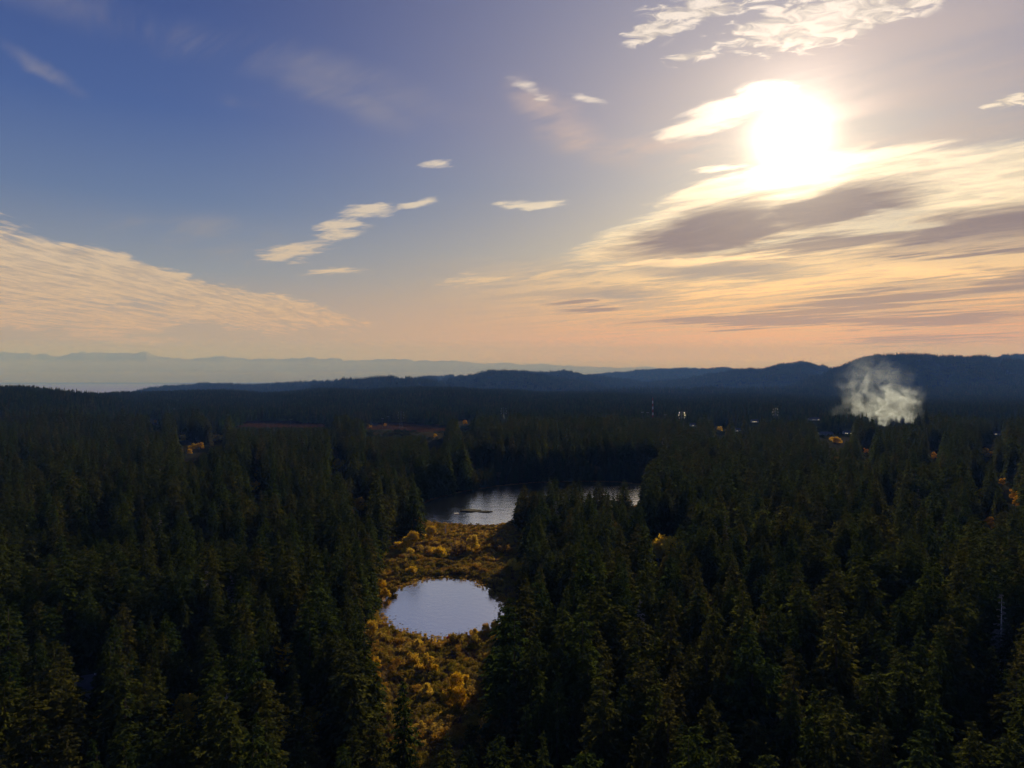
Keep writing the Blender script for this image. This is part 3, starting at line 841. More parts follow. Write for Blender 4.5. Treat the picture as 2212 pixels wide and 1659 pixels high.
# ------------------------------------------------------------------ where the trees stand
def jitter_grid(x0, x1, y0, y1, s, j=.42, g=rng):
    xs, ys = np.meshgrid(np.arange(x0, x1, s), np.arange(y0, y1, s), indexing='ij')
    xs = xs.ravel() + g.uniform(-j, j, xs.size) * s; ys = ys.ravel() + g.uniform(-j, j, ys.size) * s
    return xs, ys
def proj(x, y, z):
    return CXP + x / y * FOC, HOR - (z - CAM_Z) / y * FOC
def closed(x, y):
    """Ground where no conifer stands."""
    return inside(VALLEY, x, y) | inside(LAKE, x, y) | inside(CLEAR, x, y) | inside(CLEAR2, x, y) | inside(POOL, x, y) | (dist_poly(LAKE, x, y) < 3.0)

AUT_PX = [(213, 1528), (413, 1486), (393, 1520), (613, 1545), (612, 1378), (670, 1512), (697, 1510), (2190, 1046), (2200, 1062), (2136, 1108), (2166, 1024), (2118, 1050), (1925, 1084), (1437, 1148), (1422, 1168), (727, 986), (552, 1034), (778, 1066), (432, 952), (416, 955), (410, 966), (335, 904), (2018, 972), (2132, 964), (1871, 962), (1806, 941), (1555, 918), (800, 914), (832, 912), (1005, 905), (940, 935), (470, 936), (395, 935)]
# (a) single conifers, 70 m .. 1150 m
sp = 6.7
X, Y = jitter_grid(-1040, 1040, 60, 1150, sp)
k = np.abs(X) < .80 * Y + 110
X, Y = X[k], Y[k]
cl = closed(X, Y)
X, Y = X[~cl], Y[~cl]
dens = fbm(X / 60 + 31, Y / 60 + 7, 3)
k = rng.random(len(X)) < np.clip(.80 + .7 * dens, .35, .97)
X, Y = X[k], Y[k]
hs = np.clip(.98 + .24 * fbm(X / 110 + 3, Y / 110 + 8, 2) + rng.normal(0, .13, len(X)), .6, 1.3)
q_ = rng.random(len(X))
IDX = np.where(q_ < .06, rng.integers(N_FIR, N_FIR + 3, len(X)), np.where(q_ < .075, rng.integers(N_FIR + 3, N_FIR + 5, len(X)), rng.integers(0, N_FIR, len(X))))
hs = hs * np.where(rng.random(len(X)) < .16, rng.uniform(.5, .8, len(X)), 1.0)
# keep the sight line to the pond and lake: no tall trees close in front of them
Z = land_z(X, Y)
top = Z + hs * np.array([f[2] for f in FIRS])[IDX]
tx, ty = proj(X, Y, top)
bad = np.zeros(len(X), bool)
HH = hs * np.array([f[2] for f in FIRS])[IDX]
RR = hs * np.array([f[3] for f in FIRS])[IDX] * 1.05
rpx = RR / Y * FOC
def pts_in(poly, step):
    poly = np.array(poly, float)
    a, c = np.meshgrid(np.arange(poly[:, 0].min(), poly[:, 0].max() + 1, step), np.arange(poly[:, 1].min(), poly[:, 1].max() + 1, step))
    a, c = a.ravel(), c.ravel()
    k = inside(poly, a, c)
    return a[k], c[k]
def covers(px, py, slack=.75, keep_h=None):
    """True where a tree's cone hides one of the points (px, py) of the valley floor."""
    q = np.zeros(len(X), bool)
    yg = CAM_Z / ((py - HOR) / FOC)
    tpx, tpy = proj(X, Y, Z + HH)
    for a, c, g_ in zip(px, py, yg):
        f = (c - tpy) / (HH / Y * FOC)
        q |= (f > 0) & (f < 1) & (Y < g_) & (np.abs(a - tpx) < rpx * np.minimum(f * 1.25, 1.0) * slack)
    return q
bad |= covers(*pts_in([(1300, 1042), (1388, 1042), (1386, 1072), (1374, 1086), (1356, 1084), (1350, 1052), (1300, 1052)], 4), slack=.9)
bad |= covers(*pts_in([(915, 1085), (990, 1062), (1100, 1050), (1100, 1122), (1060, 1130), (930, 1124)], 8))
bad |= covers(*pts_in([(822, 1310), (860, 1275), (950, 1252), (1040, 1266), (1086, 1318), (1050, 1360), (935, 1380), (850, 1350), (815, 1322)], 8), slack=1.1)
bad |= covers(*pts_in([(905, 1130), (1095, 1132), (1105, 1180), (1108, 1235), (1040, 1250), (860, 1262), (832, 1220), (850, 1160)], 10))
bad |= covers(*pts_in([(812, 1340), (850, 1362), (935, 1392), (1050, 1374), (1060, 1400), (1030, 1460), (1005, 1530), (990, 1600), (930, 1640), (895, 1600), (842, 1540), (806, 1470), (800, 1400)], 10))
# conifers whose shadow would fall across the sunlit part of the marsh stand lower or not at all
lx, ly = pts_in([(800, 1400), (812, 1345), (935, 1395), (1040, 1385), (1045, 1430), (1012, 1500), (990, 1590), (930, 1630), (880, 1590), (830, 1530)], 12)
l2 = pts_in([(905, 1135), (1060, 1135), (1050, 1165), (1080, 1215), (1085, 1245), (870, 1262), (832, 1230), (850, 1165)], 12)
lx = np.concatenate([lx, l2[0]]); ly = np.concatenate([ly, l2[1]])
gx_ = np.array([ground_at(a, c)[:2] for a, c in zip(lx, ly)])
sh_ = np.array([sin(radians(SUN_AZ)), cos(radians(SUN_AZ))]); cap = np.full(len(X), 1e9)
for (ax, ay) in gx_:
    along = (X - ax) * sh_[0] + (Y - ay) * sh_[1]
    across = np.abs((X - ax) * sh_[1] - (Y - ay) * sh_[0])
    lim = along * tan(radians(SUN_EL)) + 2.0
    m_ = (along > 0) & (across < RR * .55)
    cap = np.where(m_, np.minimum(cap, lim), cap)
ratio = cap / HH
thin = (ratio < 1)
g2 = np.random.default_rng(11)
drop = thin & (ratio < .42) & (g2.random(len(X)) < .85)
hs = np.where(thin, hs * np.clip(ratio, .45, 1), hs)
bad |= drop
# far-shore trees cut short on purpose, so the lake mirrors bright sky
fx, _ = proj(X, Y, Z)
far_low = (Y > 620) & (Y < 745) & (((fx > 1270) & (fx < 1430)) | ((fx > 1010) & (fx < 1115)))
hs = np.where(far_low, np.minimum(hs, rng.uniform(9, 17, len(X)) / np.array([f[2] for f in FIRS])[IDX]), hs)
tx, ty = proj(X, Y, Z + hs * np.array([f[2] for f in FIRS])[IDX])
rpx = hs * np.array([f[3] for f in FIRS])[IDX] / Y * FOC
# trees on the peninsula stand below the far shore line
pen = (tx > 1105) & (tx < 1345) & (Y > 380) & (Y < 560)
hs = np.where(pen, np.minimum(hs, (100 - (1026 + rng.uniform(0, 75, len(X)) - HOR) / FOC * Y - Z) / np.array([f[2] for f in FIRS])[IDX]), hs)
bad |= hs < .35
SIGHT = [  # features seen between the trees: x0, x1, lowest visible y, their distance
    (1764, 1842, 949, 1195), (2138, 2168, 940, 1155), (1488, 1506, 920, 1265), (1586, 1604, 931, 1245), (1618, 1642, 918, 1335), (1744, 1774, 908, 1405), (150, 226, 1492, 225), (424, 432, 1500, 234), (214, 222, 1490, 224),
    (1464, 1482, 908, 1350), (1079, 1097, 908, 1480), (857, 875, 916, 1400), (1405, 1416, 899, 1520), (1384, 1402, 894, 1340), (1433, 1442, 899, 1330), (1666, 1684, 900, 1480), (800, 965, 940, 1400), (500, 720, 922, 1400), (820, 842, 918, 1420), (1900, 1912, 924, 1500), (1890, 1975, 914, 1500)] + \
    [(px - 15, px + 15, py + 24, 1.02 * 88 / ((py - HOR) / FOC)) for px, py in AUT_PX]
def blocks(x, y, tx, ty, rpx):
    q = np.zeros(len(x), bool)
    for (a, c, low, Yf) in SIGHT:
        q |= (tx + rpx > a) & (tx - rpx < c) & (ty < low) & (y < Yf + 3)
    return q
bad |= blocks(X, Y, tx, ty, rpx * .45)
X, Y, Z, hs, IDX = X[~bad], Y[~bad], Z[~bad], hs[~bad], IDX[~bad]

# hand-placed conifers that the photograph lets one pick out: (x of tip, y of tip, height, shape, label)
HERO = [
    (1072, 1590, 27, 3, 'broad dark conifer rising alone at the bottom edge below the marsh'),
    (873, 1480, 30, 5, 'dark narrow conifer standing inside the marsh below the pond'),
    (235, 1388, 24, 7, 'small olive-lit conifer above the house roof in the lower left'),
    (90, 1402, 31, 0, 'tall conifer behind the house roof at the lower left'),
    (465, 1480, 33, 8, 'tall tiered conifer with drooping boughs left of the marsh'),
    (520, 1380, 33, 2, 'tall sparse conifer with long boughs left of the pond'),
    (640, 1478, 24, 5, 'slim pointed conifer between the tiered fir and the marsh'),
    (1135, 1046, 31, 1, 'round-topped conifer at the left tip of the wooded point in the lake'),
    (1187, 1034, 32, 4, 'second conifer along the wooded point, tallest of its tip'),
    (1350, 1036, 28, 8, 'thin bare-limbed spruce beside the bright sliver of lake'),
    (893, 1048, 33, 6, 'tall conifer on the left bank where the lake begins'),
    (868, 1062, 30, 4, 'conifer just left of the lake entrance behind the yellow shrubs'),
    (1240, 1250, 31, 9, 'conifer right of the pond standing clear of the bank'),
    (1455, 1440, 30, 0, 'pointed conifer in the dark stand right of the marsh'),
    (1560, 1400, 28, 1, 'bluntly pointed conifer among the dark stand to the right'),
    (1650, 1320, 31, 2, 'tall ragged conifer in the middle of the right-hand forest'),
    (1730, 1270, 33, 6, 'wide conifer topping the right-hand forest'),
    (1960, 1398, 32, 3, 'heavy rounded conifer in the right-hand forest'),
    (2030, 1388, 32, 0, 'pointed twin beside the heavy rounded conifer on the right'),
    (1715, 1640, 24, 7, 'conifer tip at the bottom edge in the lower right'),
    (2100, 1560, 29, 9, 'conifer with reddish-lit tip near the lower right corner'),
]
hero_xyz = []
for px, py, h, vi, lab in HERO:
    z = 4.0
    for _ in range(6):
        yy = (CAM_Z - z - h) / ((py - HOR) / FOC)
        xx = (px - CXP) / FOC * yy
        z = float(land_z(np.array([xx]), np.array([yy]))[0])
    hero_xyz.append((xx, yy, z, h / FIRS[vi][2], vi, lab))
hp = np.array([(a[0], a[1]) for a in hero_xyz])
dmin = np.min(np.hypot(X[:, None] - hp[None, :, 0], Y[:, None] - hp[None, :, 1]), axis=1)
k = dmin > 4.5
X, Y, Z, hs, IDX = X[k], Y[k], Z[k], hs[k], IDX[k]

# the largest in the picture become trees of their own, the rest one forest
tx, ty = proj(X, Y, Z + hs * np.array([f[2] for f in FIRS])[IDX])
seen = (tx > -15) & (tx < 2227) & (ty < 1640)
order = np.argsort(np.where(seen, Y, 1e9))
own = order[:300 - len(HERO)]
rest = np.setdiff1d(np.arange(len(X)), own)
rot = lambda n: np.stack([rng.normal(0, .02, n), rng.normal(0, .02, n), rng.uniform(0, 2 * pi, n)], -1)

def tree(kind, var, loc, s, rz, label, cat, group, sxy=1.0, parts=('crown', 'trunk')):
    o = bpy.data.objects.new(kind, None)
    COL.objects.link(o)
    o.location = loc; o.rotation_euler = (0, 0, rz); o.scale = (s * sxy, s * sxy, s)
    tag(o, label, cat, group)
    for nm, me in zip(parts, var[:2]):
        c = bpy.data.objects.new(nm, me); COL.objects.link(c); c.parent = o
    return o

SHAPE = ['pointed', 'full-crowned', 'tall ragged', 'round-topped', 'wide', 'slender', 'broad blunt', 'small', 'tall open', 'short', 'thin-boughed', 'even'] + ['bushy olive'] * 3 + ['leafless grey'] * 2
def nth(i):
    i += 1
    return '%d%s' % (i, 'th' if 10 <= i % 100 <= 20 else {1: 'st', 2: 'nd', 3: 'rd'}.get(i % 10, 'th'))
for (xx, yy, z, s, vi, lab) in hero_xyz:
    tree('conifer', FIRS[vi], (xx, yy, z), s, rng.uniform(0, 6.28), lab, 'conifer', 'conifers picked out of the forest')
rows = {}
for i in own:
    row = int((1640 - ty[i]) // 45)
    side = 'left of the marsh' if tx[i] < 905 else 'right of the marsh'
    rows.setdefault((row, side), []).append(i)
for (row, side), ids in sorted(rows.items()):
    ids.sort(key=lambda i: tx[i])
    for j, i in enumerate(ids):
        where = 'along the bottom edge' if row <= 0 else 'in the %s treetop row up' % nth(row)
        nm = 'conifer' if IDX[i] < N_FIR or IDX[i] >= N_FIR + 3 else 'alder'
        lab = '%s %s %s, %s from left %s' % (SHAPE[IDX[i]], nm, side, nth(j), where)
        tree(nm, FIRS[IDX[i]], (X[i], Y[i], Z[i]), hs[i], rng.uniform(0, 6.28), lab, 'conifer' if nm == 'conifer' else 'tree', 'conifers of the forest ' + side, rng.uniform(.95, 1.3))
lib_fir = library('fir', [f[0] for f in FIRS])
n = len(rest)
w = hs[rest] * rng.uniform(.95, 1.3, n)
scatter('forest', lib_fir, np.stack([X[rest], Y[rest], Z[rest]], -1), IDX[rest], np.stack([w, w, hs[rest]], -1), rot(n),
        'closed conifer forest around the pond and lake', 'forest')

# (b) clumps beyond, out to the blue hills
lib_far = library('far_fir', [far_clump('far_fir', 500 + i) for i in range(8)])
cs = 31.0
PX, PY, PZ, SC = [], [], [], []
x, y = jitter_grid(-3900, 3900, 1120, 5200, cs)
k = (np.abs(x) < .78 * y + 110) & ~closed(x, y)
x, y = x[k], y[k]
z = land_z(x, y)
k = z > -45
x, y, z = x[k], y[k], z[k]
s = np.clip(1.08 + .22 * fbm(x / 160, y / 160 + 3, 3), .6, 1.35)
ctx, cty = proj(x, y, z + 26 * s)
# lower the canopy where something is seen over it
lowc = np.full(len(x), -1e9)
for (a, c, low, Yf) in SIGHT:
    m_ = (ctx + 16 / y * FOC > a) & (ctx - 16 / y * FOC < c) & (y < Yf + 20) & (cty < low)
    lowc = np.where(m_, np.maximum(lowc, low), lowc)
need = 100 - (lowc - HOR) / FOC * y - z
k = ~((lowc > 0) & (need < -8))
s = np.where(lowc > 0, np.minimum(s, np.maximum(need, 3.5) / 28.0), s)
x, y, z, s = x[k], y[k], z[k], s[k]
PX.append(x); PY.append(y); PZ.append(z - .5); SC.append(s)
n = len(x)
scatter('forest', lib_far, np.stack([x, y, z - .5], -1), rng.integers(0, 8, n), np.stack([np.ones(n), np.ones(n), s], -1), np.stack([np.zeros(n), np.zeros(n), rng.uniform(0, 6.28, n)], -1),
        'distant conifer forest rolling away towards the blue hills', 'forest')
# hills: clumps over each face, planted by walking its grid
hx, hy, hz = [], [], []
for (GX, GY, GZ) in HILL_FACES:
    a, c = np.meshgrid(np.arange(GX.shape[0] - 1), np.arange(0, 24), indexing='ij')
    a, c = a.ravel(), c.ravel()
    # number per cell from its area
    du = np.hypot(GX[a + 1, c] - GX[a, c], GY[a + 1, c] - GY[a, c]); dv = np.hypot(GX[a, c + 1] - GX[a, c], GY[a, c + 1] - GY[a, c])
    m_ = du * dv / (40.0 ** 2) * np.where(np.abs(c - 21) < 3, 1.6, 1.0)
    cnt = np.floor(m_ + rng.random(len(m_))).astype(int)
    a, c = np.repeat(a, cnt), np.repeat(c, cnt)
    fu, fv = rng.random(len(a)), rng.random(len(a))
    bl = lambda G: (G[a, c] * (1 - fu) + G[a + 1, c] * fu) * (1 - fv) + (G[a, c + 1] * (1 - fu) + G[a + 1, c + 1] * fu) * fv
    x, y, z = bl(GX), bl(GY), bl(GZ)
    k = (np.abs(x / y) < .80) & (z > -55)
    hx.append(x[k]); hy.append(y[k]); hz.append(z[k])
hx, hy, hz = map(np.concatenate, (hx, hy, hz))
n = len(hx)
s = .5 + 1.5 * rng.random(n) ** 3
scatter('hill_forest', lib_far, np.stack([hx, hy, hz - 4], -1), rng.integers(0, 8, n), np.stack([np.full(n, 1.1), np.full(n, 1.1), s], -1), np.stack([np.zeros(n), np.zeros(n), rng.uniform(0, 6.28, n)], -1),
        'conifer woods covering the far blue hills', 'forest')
print('TREES near', len(X), 'far', len(PX[0]), 'hill', n)
# ------------------------------------------------------------------ marsh plants
def px4(zx, zy): return (737 + zx * .2396, 1008 + zy * .2396)
def px5(zx, zy): return (737 + zx * .2396, 1325 + zy * .2396)
SHRUBS = [  # survey points on the marsh: (x, y of foot, crown width in survey units, kind)
    (*px4(690, 490), 14, 'g'), (*px4(500, 760), 22, 'g'), (*px4(570, 770), 28, 'g'), (*px4(640, 755), 24, 'g'), (*px4(600, 800), 20, 'g'),
    (*px4(800, 690), 22, 'g'), (*px4(740, 780), 24, 'b'), (*px4(880, 810), 24, 'g'), (*px4(1060, 810), 28, 'b'), (*px4(1180, 780), 22, 'g'), (*px4(1480, 790), 26, 'b'), (*px4(1400, 750), 20, 'b'),
    (*px4(570, 930), 26, 'o'), (*px4(520, 980), 22, 'o'), (*px4(630, 980), 22, 'g'), (*px4(1545, 935), 18, 'g'), (*px4(1600, 955), 20, 'g'),
    (*px4(350, 1110), 20, 'g'), (*px4(400, 1190), 20, 'g'), (*px4(460, 1140), 22, 'o'), (*px4(1430, 1010), 24, 'b'), (*px4(1460, 1100), 24, 'o'), (*px4(1380, 1100), 20, 'b'),
    (*px5(270, 240), 24, 'g'), (*px5(340, 270), 20, 'g'), (*px5(690, 340), 18, 'g'), (*px5(810, 320), 18, 'g'), (*px5(885, 305), 14, 'g'), (*px5(1050, 300), 30, 'o'), (*px5(1210, 245), 22, 'g'),
    (*px5(1300, 215), 16, 'g'), (*px5(1380, 195), 16, 'g'), (*px5(1485, 170), 16, 'g'), (*px5(1220, 305), 22, 'b'), (*px5(1385, 285), 14, 'g'),
    (*px5(270, 500), 24, 'g'), (*px5(310, 540), 20, 'g'), (*px5(420, 480), 20, 'o'), (*px5(530, 515), 17, 'g'), (*px5(640, 500), 24, 'g'), (*px5(690, 540), 22, 'g'), (*px5(790, 550), 24, 'g'), (*px5(840, 560), 16, 'g'),
    (*px5(1060, 575), 16, 'g'), (*px5(1170, 575), 18, 'o'), (*px5(1120, 655), 17, 'g'), (*px5(770, 780), 28, 'g'), (*px5(860, 770), 22, 'o'), (*px5(1030, 740), 26, 'g'), (*px5(940, 830), 17, 'g'),
    (*px5(1050, 900), 30, 'g'), (*px5(1090, 850), 20, 'g'), (*px5(850, 940), 20, 'o'), (*px5(910, 975), 14, 'g'), (*px5(715, 1080), 22, 'g'), (*px5(785, 1040), 18, 'o'), (*px5(740, 1150), 18, 'o'), (*px5(430, 840), 16, 'o'), (*px5(590, 640), 18, 'b'), (*px5(480, 600), 18, 'b'),
]
KINDS = {'g': (GOLD, 'golden_shrub'), 'b': (BROWN, 'brown_shrub'), 'o': (OLIVE, 'olive_shrub')}
ADJ = {'g': 'golden-leaved shrub', 'b': 'rust-brown shrub', 'o': 'olive-yellow shrub'}
sh = []
for (px, py, wpx, kd) in SHRUBS:
    x, y, _ = ground_at(px, py, 0)
    sh.append((x, y, wpx / FOC * y, kd))
def zone_of(x, y):
    px, py = proj(x, y, 0.0)
    if py < 1190: return 'far'
    if py < 1262: return 'mid'
    if py < 1385 : return 'bank'
    if py < 1440: return 'near'
    return 'low'
ZTXT = {'far': 'on the far marsh towards the lake', 'mid': 'on the marsh just beyond the pond', 'bank': 'on the bank beside the pond', 'near': 'on the near shore of the pond', 'low': 'in the shaded lower marsh below the pond'}
ORD = ['first', 'second', 'third', 'fourth', 'fifth', 'sixth', 'seventh', 'eighth', 'ninth', 'tenth', 'eleventh', 'twelfth', 'thirteenth', 'fourteenth', 'fifteenth', 'sixteenth', 'seventeenth', 'eighteenth', 'nineteenth', 'twentieth', 'twenty-first', 'twenty-second', 'twenty-third', 'twenty-fourth', 'twenty-fifth', 'twenty-sixth']
bucket = {}
for q in sh: bucket.setdefault((q[3], zone_of(q[0], q[1])), []).append(q)
for (kd, zn), qs_ in bucket.items():
    qs_.sort(key=lambda q: q[0] / q[1])
    lib, nm = KINDS[kd]
    for i, (x, y, wm, _) in enumerate(qs_):
        v = lib[rng.integers(0, len(lib))]
        s = wm / (2.0 * v[3]) * 1.4
        lab = (ADJ[kd] + ' ' + ZTXT[zn]) if len(qs_) == 1 else ('%s %s from the left, %s' % (ORD[i], ADJ[kd], ZTXT[zn]))
        tree(nm, v, (x, y, float(land_z(x, y)) - .1), s, rng.uniform(0, 6.28), lab, 'shrub', 'shrubs on the marsh', 1.0, ('crown', 'trunk' if kd == 'g' else 'stems'))
# the matted brush between them
bx_, by_ = jitter_grid(-110, 70, 150, 505, 1.45, .5)
inpond = inside(POND, bx_, by_) & ((dist_poly(POND, bx_, by_) > 2.6) | (rng.random(len(bx_)) > .4))
k = inside(VALLEY, bx_, by_) & ~inpond & ~inside(grow(LAKE, .3), bx_, by_) & ~inside(grow(POOL, .3), bx_, by_)
edge = (dist_poly(VALLEY, bx_, by_) < 5) & ~inside(grow(POND, .5), bx_, by_) & ~inside(grow(LAKE, .5), bx_, by_)
k |= edge
bx_, by_ = bx_[k], by_[k]
pat = fbm(bx_ / 22 + 3, by_ / 22 + 11, 4)
far_ = sstep(by_, 360, 470)
dp = dist_poly(POND, bx_, by_)
SEDGE = [twig_mesh('sedge', 700 + i, 1.5, 1.7, 90, M_brown, .05) for i in range(2)]
lib_br = library('marsh_brush', [q[0] for q in BROWN] + [q[1] for q in BROWN[:2]] + [q[0] for q in OLIVE] + SEDGE)   # 4 brown, 2 stems, 2 olive, 2 sedge
n = len(bx_)
r_ = rng.random(n) + pat * .55
idx = np.where(r_ > .78, rng.integers(0, 4, n), np.where(r_ > .5, rng.integers(4, 6, n), np.where(r_ > .25, rng.integers(8, 10, n), rng.integers(6, 8, n))))
idx = np.where((dp < 4) | (far_ > rng.random(n) * 1.3), rng.integers(8, 10, n), idx)
s = rng.uniform(.3, .95, n) * (1 + .5 * np.clip(pat, -.5, 1)) * (1 - .35 * far_) * np.where(dp < 5, .7, 1)
scatter('marsh_brush', lib_br, np.stack([bx_, by_, land_z(bx_, by_) - .1], -1), idx, np.stack([s * 1.25, s * 1.25, s * .9], -1), np.stack([np.zeros(n), np.zeros(n), rng.uniform(0, 6.28, n)], -1),
        'rust and gold sedge and low willow brush of the marsh', 'brush')
# low scrub on the two cleared strips
M_scrub = foliage_mat('scrub_leaves', [(.10, .055, .04), (.13, .075, .045), (.08, .055, .03)], .35)
lib_sc = library('scrub', [leafy_mesh('scrub', 950 + i, 2.6, 2.6, 420, M_scrub, .3, .0, 10) for i in range(3)])
cx, cy2 = jitter_grid(-620, -80, 1240, 1560, 6.0, .5)
k = inside(CLEAR, cx, cy2) | inside(CLEAR2, cx, cy2)
cx, cy2 = cx[k], cy2[k]; n = len(cx)
s = rng.uniform(.5, 1.7, n)
scatter('scrub', lib_sc, np.stack([cx, cy2, land_z(cx, cy2) - .1], -1), rng.integers(0, 3, n), np.stack([s * 1.3, s * 1.3, s], -1), np.stack([np.zeros(n), np.zeros(n), rng.uniform(0, 6.28, n)], -1),
        'russet scrub on the cleared strips of ground in the valley', 'scrub')
# lily pads and drowned stalks along the pond rim
V, Fc = [], []
rim = grow(POND, -1.5)
off = 0
for q in range(260):
    i = rng.integers(0, len(rim)); a, c = rim[i], rim[(i + 1) % len(rim)]
    p = a + (c - a) * rng.random(); cen = POND.mean(0); dv = (cen - p) / np.linalg.norm(cen - p)
    p = p + dv * abs(rng.normal(0, 2.4))
    rr = rng.uniform(.12, .42); aa = np.linspace(.25, 6.0, 8) + rng.uniform(0, 6)
    V += [(p[0], p[1], -.22)] + [(p[0] + rr * cos(t), p[1] + rr * sin(t), -.22 + .02 * rng.random()) for t in aa]
    Fc += [(off, off + 1 + j, off + 2 + j) for j in range(7)]
    off += 9
M_pad = plain_mat('lily_leaf', (.07, .06, .02), .6, .4, 2.0)
tag(link('lily_pads', mesh_np('lily_pads', V, np.array(Fc), [M_pad])), 'lily pads floating round the rim of the pond', 'lily pads', kind='stuff')

# ------------------------------------------------------------------ autumn broadleaf trees in the forest
AUT = [  # (x, y of tip, height, label)
    (213, 1528, 13, 'orange-leaved maple glowing below the house roof at the lower left'), (413, 1486, 14, 'yellow-lit broadleaf tree beside the utility pole at the lower left'),
    (393, 1520, 12, 'olive-gold tree just in front of the utility pole'), (613, 1545, 11, 'small gold tree beside the slim pointed conifer'), (612, 1378, 14, 'yellow-tipped tree left of the pond'),
    (287, 1345, 12, 'small rusty tree in the dark stand above the house'), (670, 1512, 9, 'small yellow tree at the left edge of the lower marsh'), (697, 1510, 9, 'second small yellow tree at the left edge of the lower marsh'),
    (2190, 1046, 15, 'large orange-gold tree at the far right edge of the forest'), (2200, 1062, 13, 'orange-gold tree just below the large one at the right edge'), (2136, 1108, 12, 'small orange tree below the right-edge pair'),
    (2166, 1024, 12, 'dull orange tree above the right-edge pair'), (2118, 1050, 11, 'rust-coloured tree left of the right-edge pair'), (1993, 1091, 10, 'faint orange tree in the middle of the right-hand forest'),
    (1925, 1084, 12, 'pale olive-gold tree in the right-hand forest'), (1437, 1148, 15, 'golden tree at the foot of the conifers right of the lake'), (1422, 1168, 11, 'lower golden tree at the foot of the conifers right of the lake'),
    (727, 986, 17, 'tall yellow tree in the forest left of the lake'), (552, 1034, 13, 'ochre tree in the left-hand forest'), (778, 1066, 16, 'rust-brown tree on the slope left of the lake'),
    (432, 952, 12, 'broad yellow tree, brightest of the left-hand forest'), (416, 955, 11, 'yellow tree touching the brightest broad one'), (410, 966, 10, 'orange tree just below the brightest yellow pair'),
    (335, 904, 13, 'dull orange tree high in the left-hand forest'), (2018, 972, 13, 'orange tree in the upper right-hand forest'), (2132, 964, 14, 'yellowish tree near the houses at the upper right'),
    (1871, 962, 13, 'pale brown tree below the smoke'), (1806, 941, 11, 'yellow-orange round tree beside the house below the smoke'), (1555, 918, 12, 'brown-gold tree near the pylon right of the radio mast'),
    (800, 914, 12, 'russet tree at the left end of the cleared ground'), (832, 912, 11, 'second russet tree on the cleared ground'), (1005, 905, 13, 'reddish tree right of the cleared ground'), (940, 935, 8, 'yellow-green tree on the near edge of the cleared ground'),
    (470, 936, 13, 'brown-leaved tree right of the broad yellow ones'), (395, 935, 14, 'brown-gold tree above the broad yellow ones'), (108, 1190, 12, 'faint gold tree in the left-hand forest'), (560, 1010, 12, 'dull gold tree above the ochre one on the left'),
]
aut_keep = []
for (px, py, h, lab) in AUT:
    z = 3.0
    for _ in range(6):
        yy = (CAM_Z - z - h) / ((py - HOR) / FOC); xx = (px - CXP) / FOC * yy
        z = float(land_z(xx, yy))
    brown = any(w_ in lab for w_ in ('brown', 'rust', 'russet', 'reddish', 'rusty'))
    yellow = 'yellow' in lab or 'gold' in lab and 'orange' not in lab
    v = ORANGE[len(aut_keep) % 3] if not yellow else GOLD[len(aut_keep) % 4]
    tree('autumn_tree', v, (xx, yy, z), h / v[2], rng.uniform(0, 6.28), lab, 'tree', 'autumn trees among the conifers', 1.15 if yy > 700 else 1.0)
    aut_keep.append((xx, yy, h))
# ------------------------------------------------------------------ built things
def tube(bm, p, q, r0, r1=None, n=6):
    p, q = Vector(p), Vector(q); r1 = r0 if r1 is None else r1
    d = (q - p).normalized(); e = d.orthogonal().normalized(); f = d.cross(e)
    A = [bm.verts.new(p + r0 * (cos(2 * pi * i / n) * e + sin(2 * pi * i / n) * f)) for i in range(n)]
    B = [bm.verts.new(q + r1 * (cos(2 * pi * i / n) * e + sin(2 * pi * i / n) * f)) for i in range(n)]
    for i in range(n): bm.faces.new((A[i], A[(i + 1) % n], B[(i + 1) % n], B[i]))
    bm.faces.new(A[::-1]); bm.faces.new(B)
def box(bm, c, s, rz=0.0):
    m_ = Matrix.Translation(c) @ Matrix.Rotation(rz, 4, 'Z') @ Matrix.Diagonal((*s, 1))
    bmesh.ops.create_cube(bm, size=1.0, matrix=m_)
def fin(name, bm, m_, parent=None, loc=None, smooth=False):
    bmesh.ops.recalc_face_normals(bm, faces=bm.faces[:])
    me = bpy.data.meshes.new(name); bm.to_mesh(me); bm.free(); me.materials.append(m_)
    if smooth: me.polygons.foreach_set('use_smooth', [True] * len(me.polygons))
    return link(name, me, parent, loc)
def thing(name, label, cat, loc, rz=0.0, group=None):
    o = link(name, None, None, loc); o.rotation_euler = (0, 0, rz)
    return tag(o, label, cat, group)
M_steel = plain_mat('galvanised_steel', (.20, .205, .21), .5, .15, 1.0, .5, Metallic=.4)
M_white = plain_mat('white_paint', (.78, .77, .74), .5, .08, 1.0, .4)
M_red = plain_mat('red_paint', (.45, .06, .04), .5, .12, 1.0, .4)
M_ins, b = mat('glass_insulator')
tr = b.n('ShaderNodeBsdfTranslucent'); b.put(tr.inputs[0], (.85, .84, .80)); gl = b.n('ShaderNodeBsdfGlossy'); gl.inputs['Roughness'].default_value = .35
mx = b.n('ShaderNodeMixShader'); mx.inputs[0].default_value = .35
b.t.links.new(tr.outputs[0], mx.inputs[1]); b.t.links.new(gl.outputs[0], mx.inputs[2]); surf(b, mx.outputs[0])
M_roof = plain_mat('asphalt_shingle', (.10, .095, .10), .8, .3, .8, .2)
M_wall = plain_mat('pale_siding', (.42, .40, .36), .8, .1, .8, .2)
M_wood = plain_mat('grey_timber', (.22, .18, .14), .85, .25, 1.5, .2)
M_dark = plain_mat('dark_frame', (.05, .05, .05), .6, .1, 1.0)
M_litwin, b = mat('lit_window')
em = b.n('ShaderNodeEmission'); em.inputs[0].default_value = (1.0, .80, .50, 1); em.inputs[1].default_value = 1.1; surf(b, em.outputs[0])

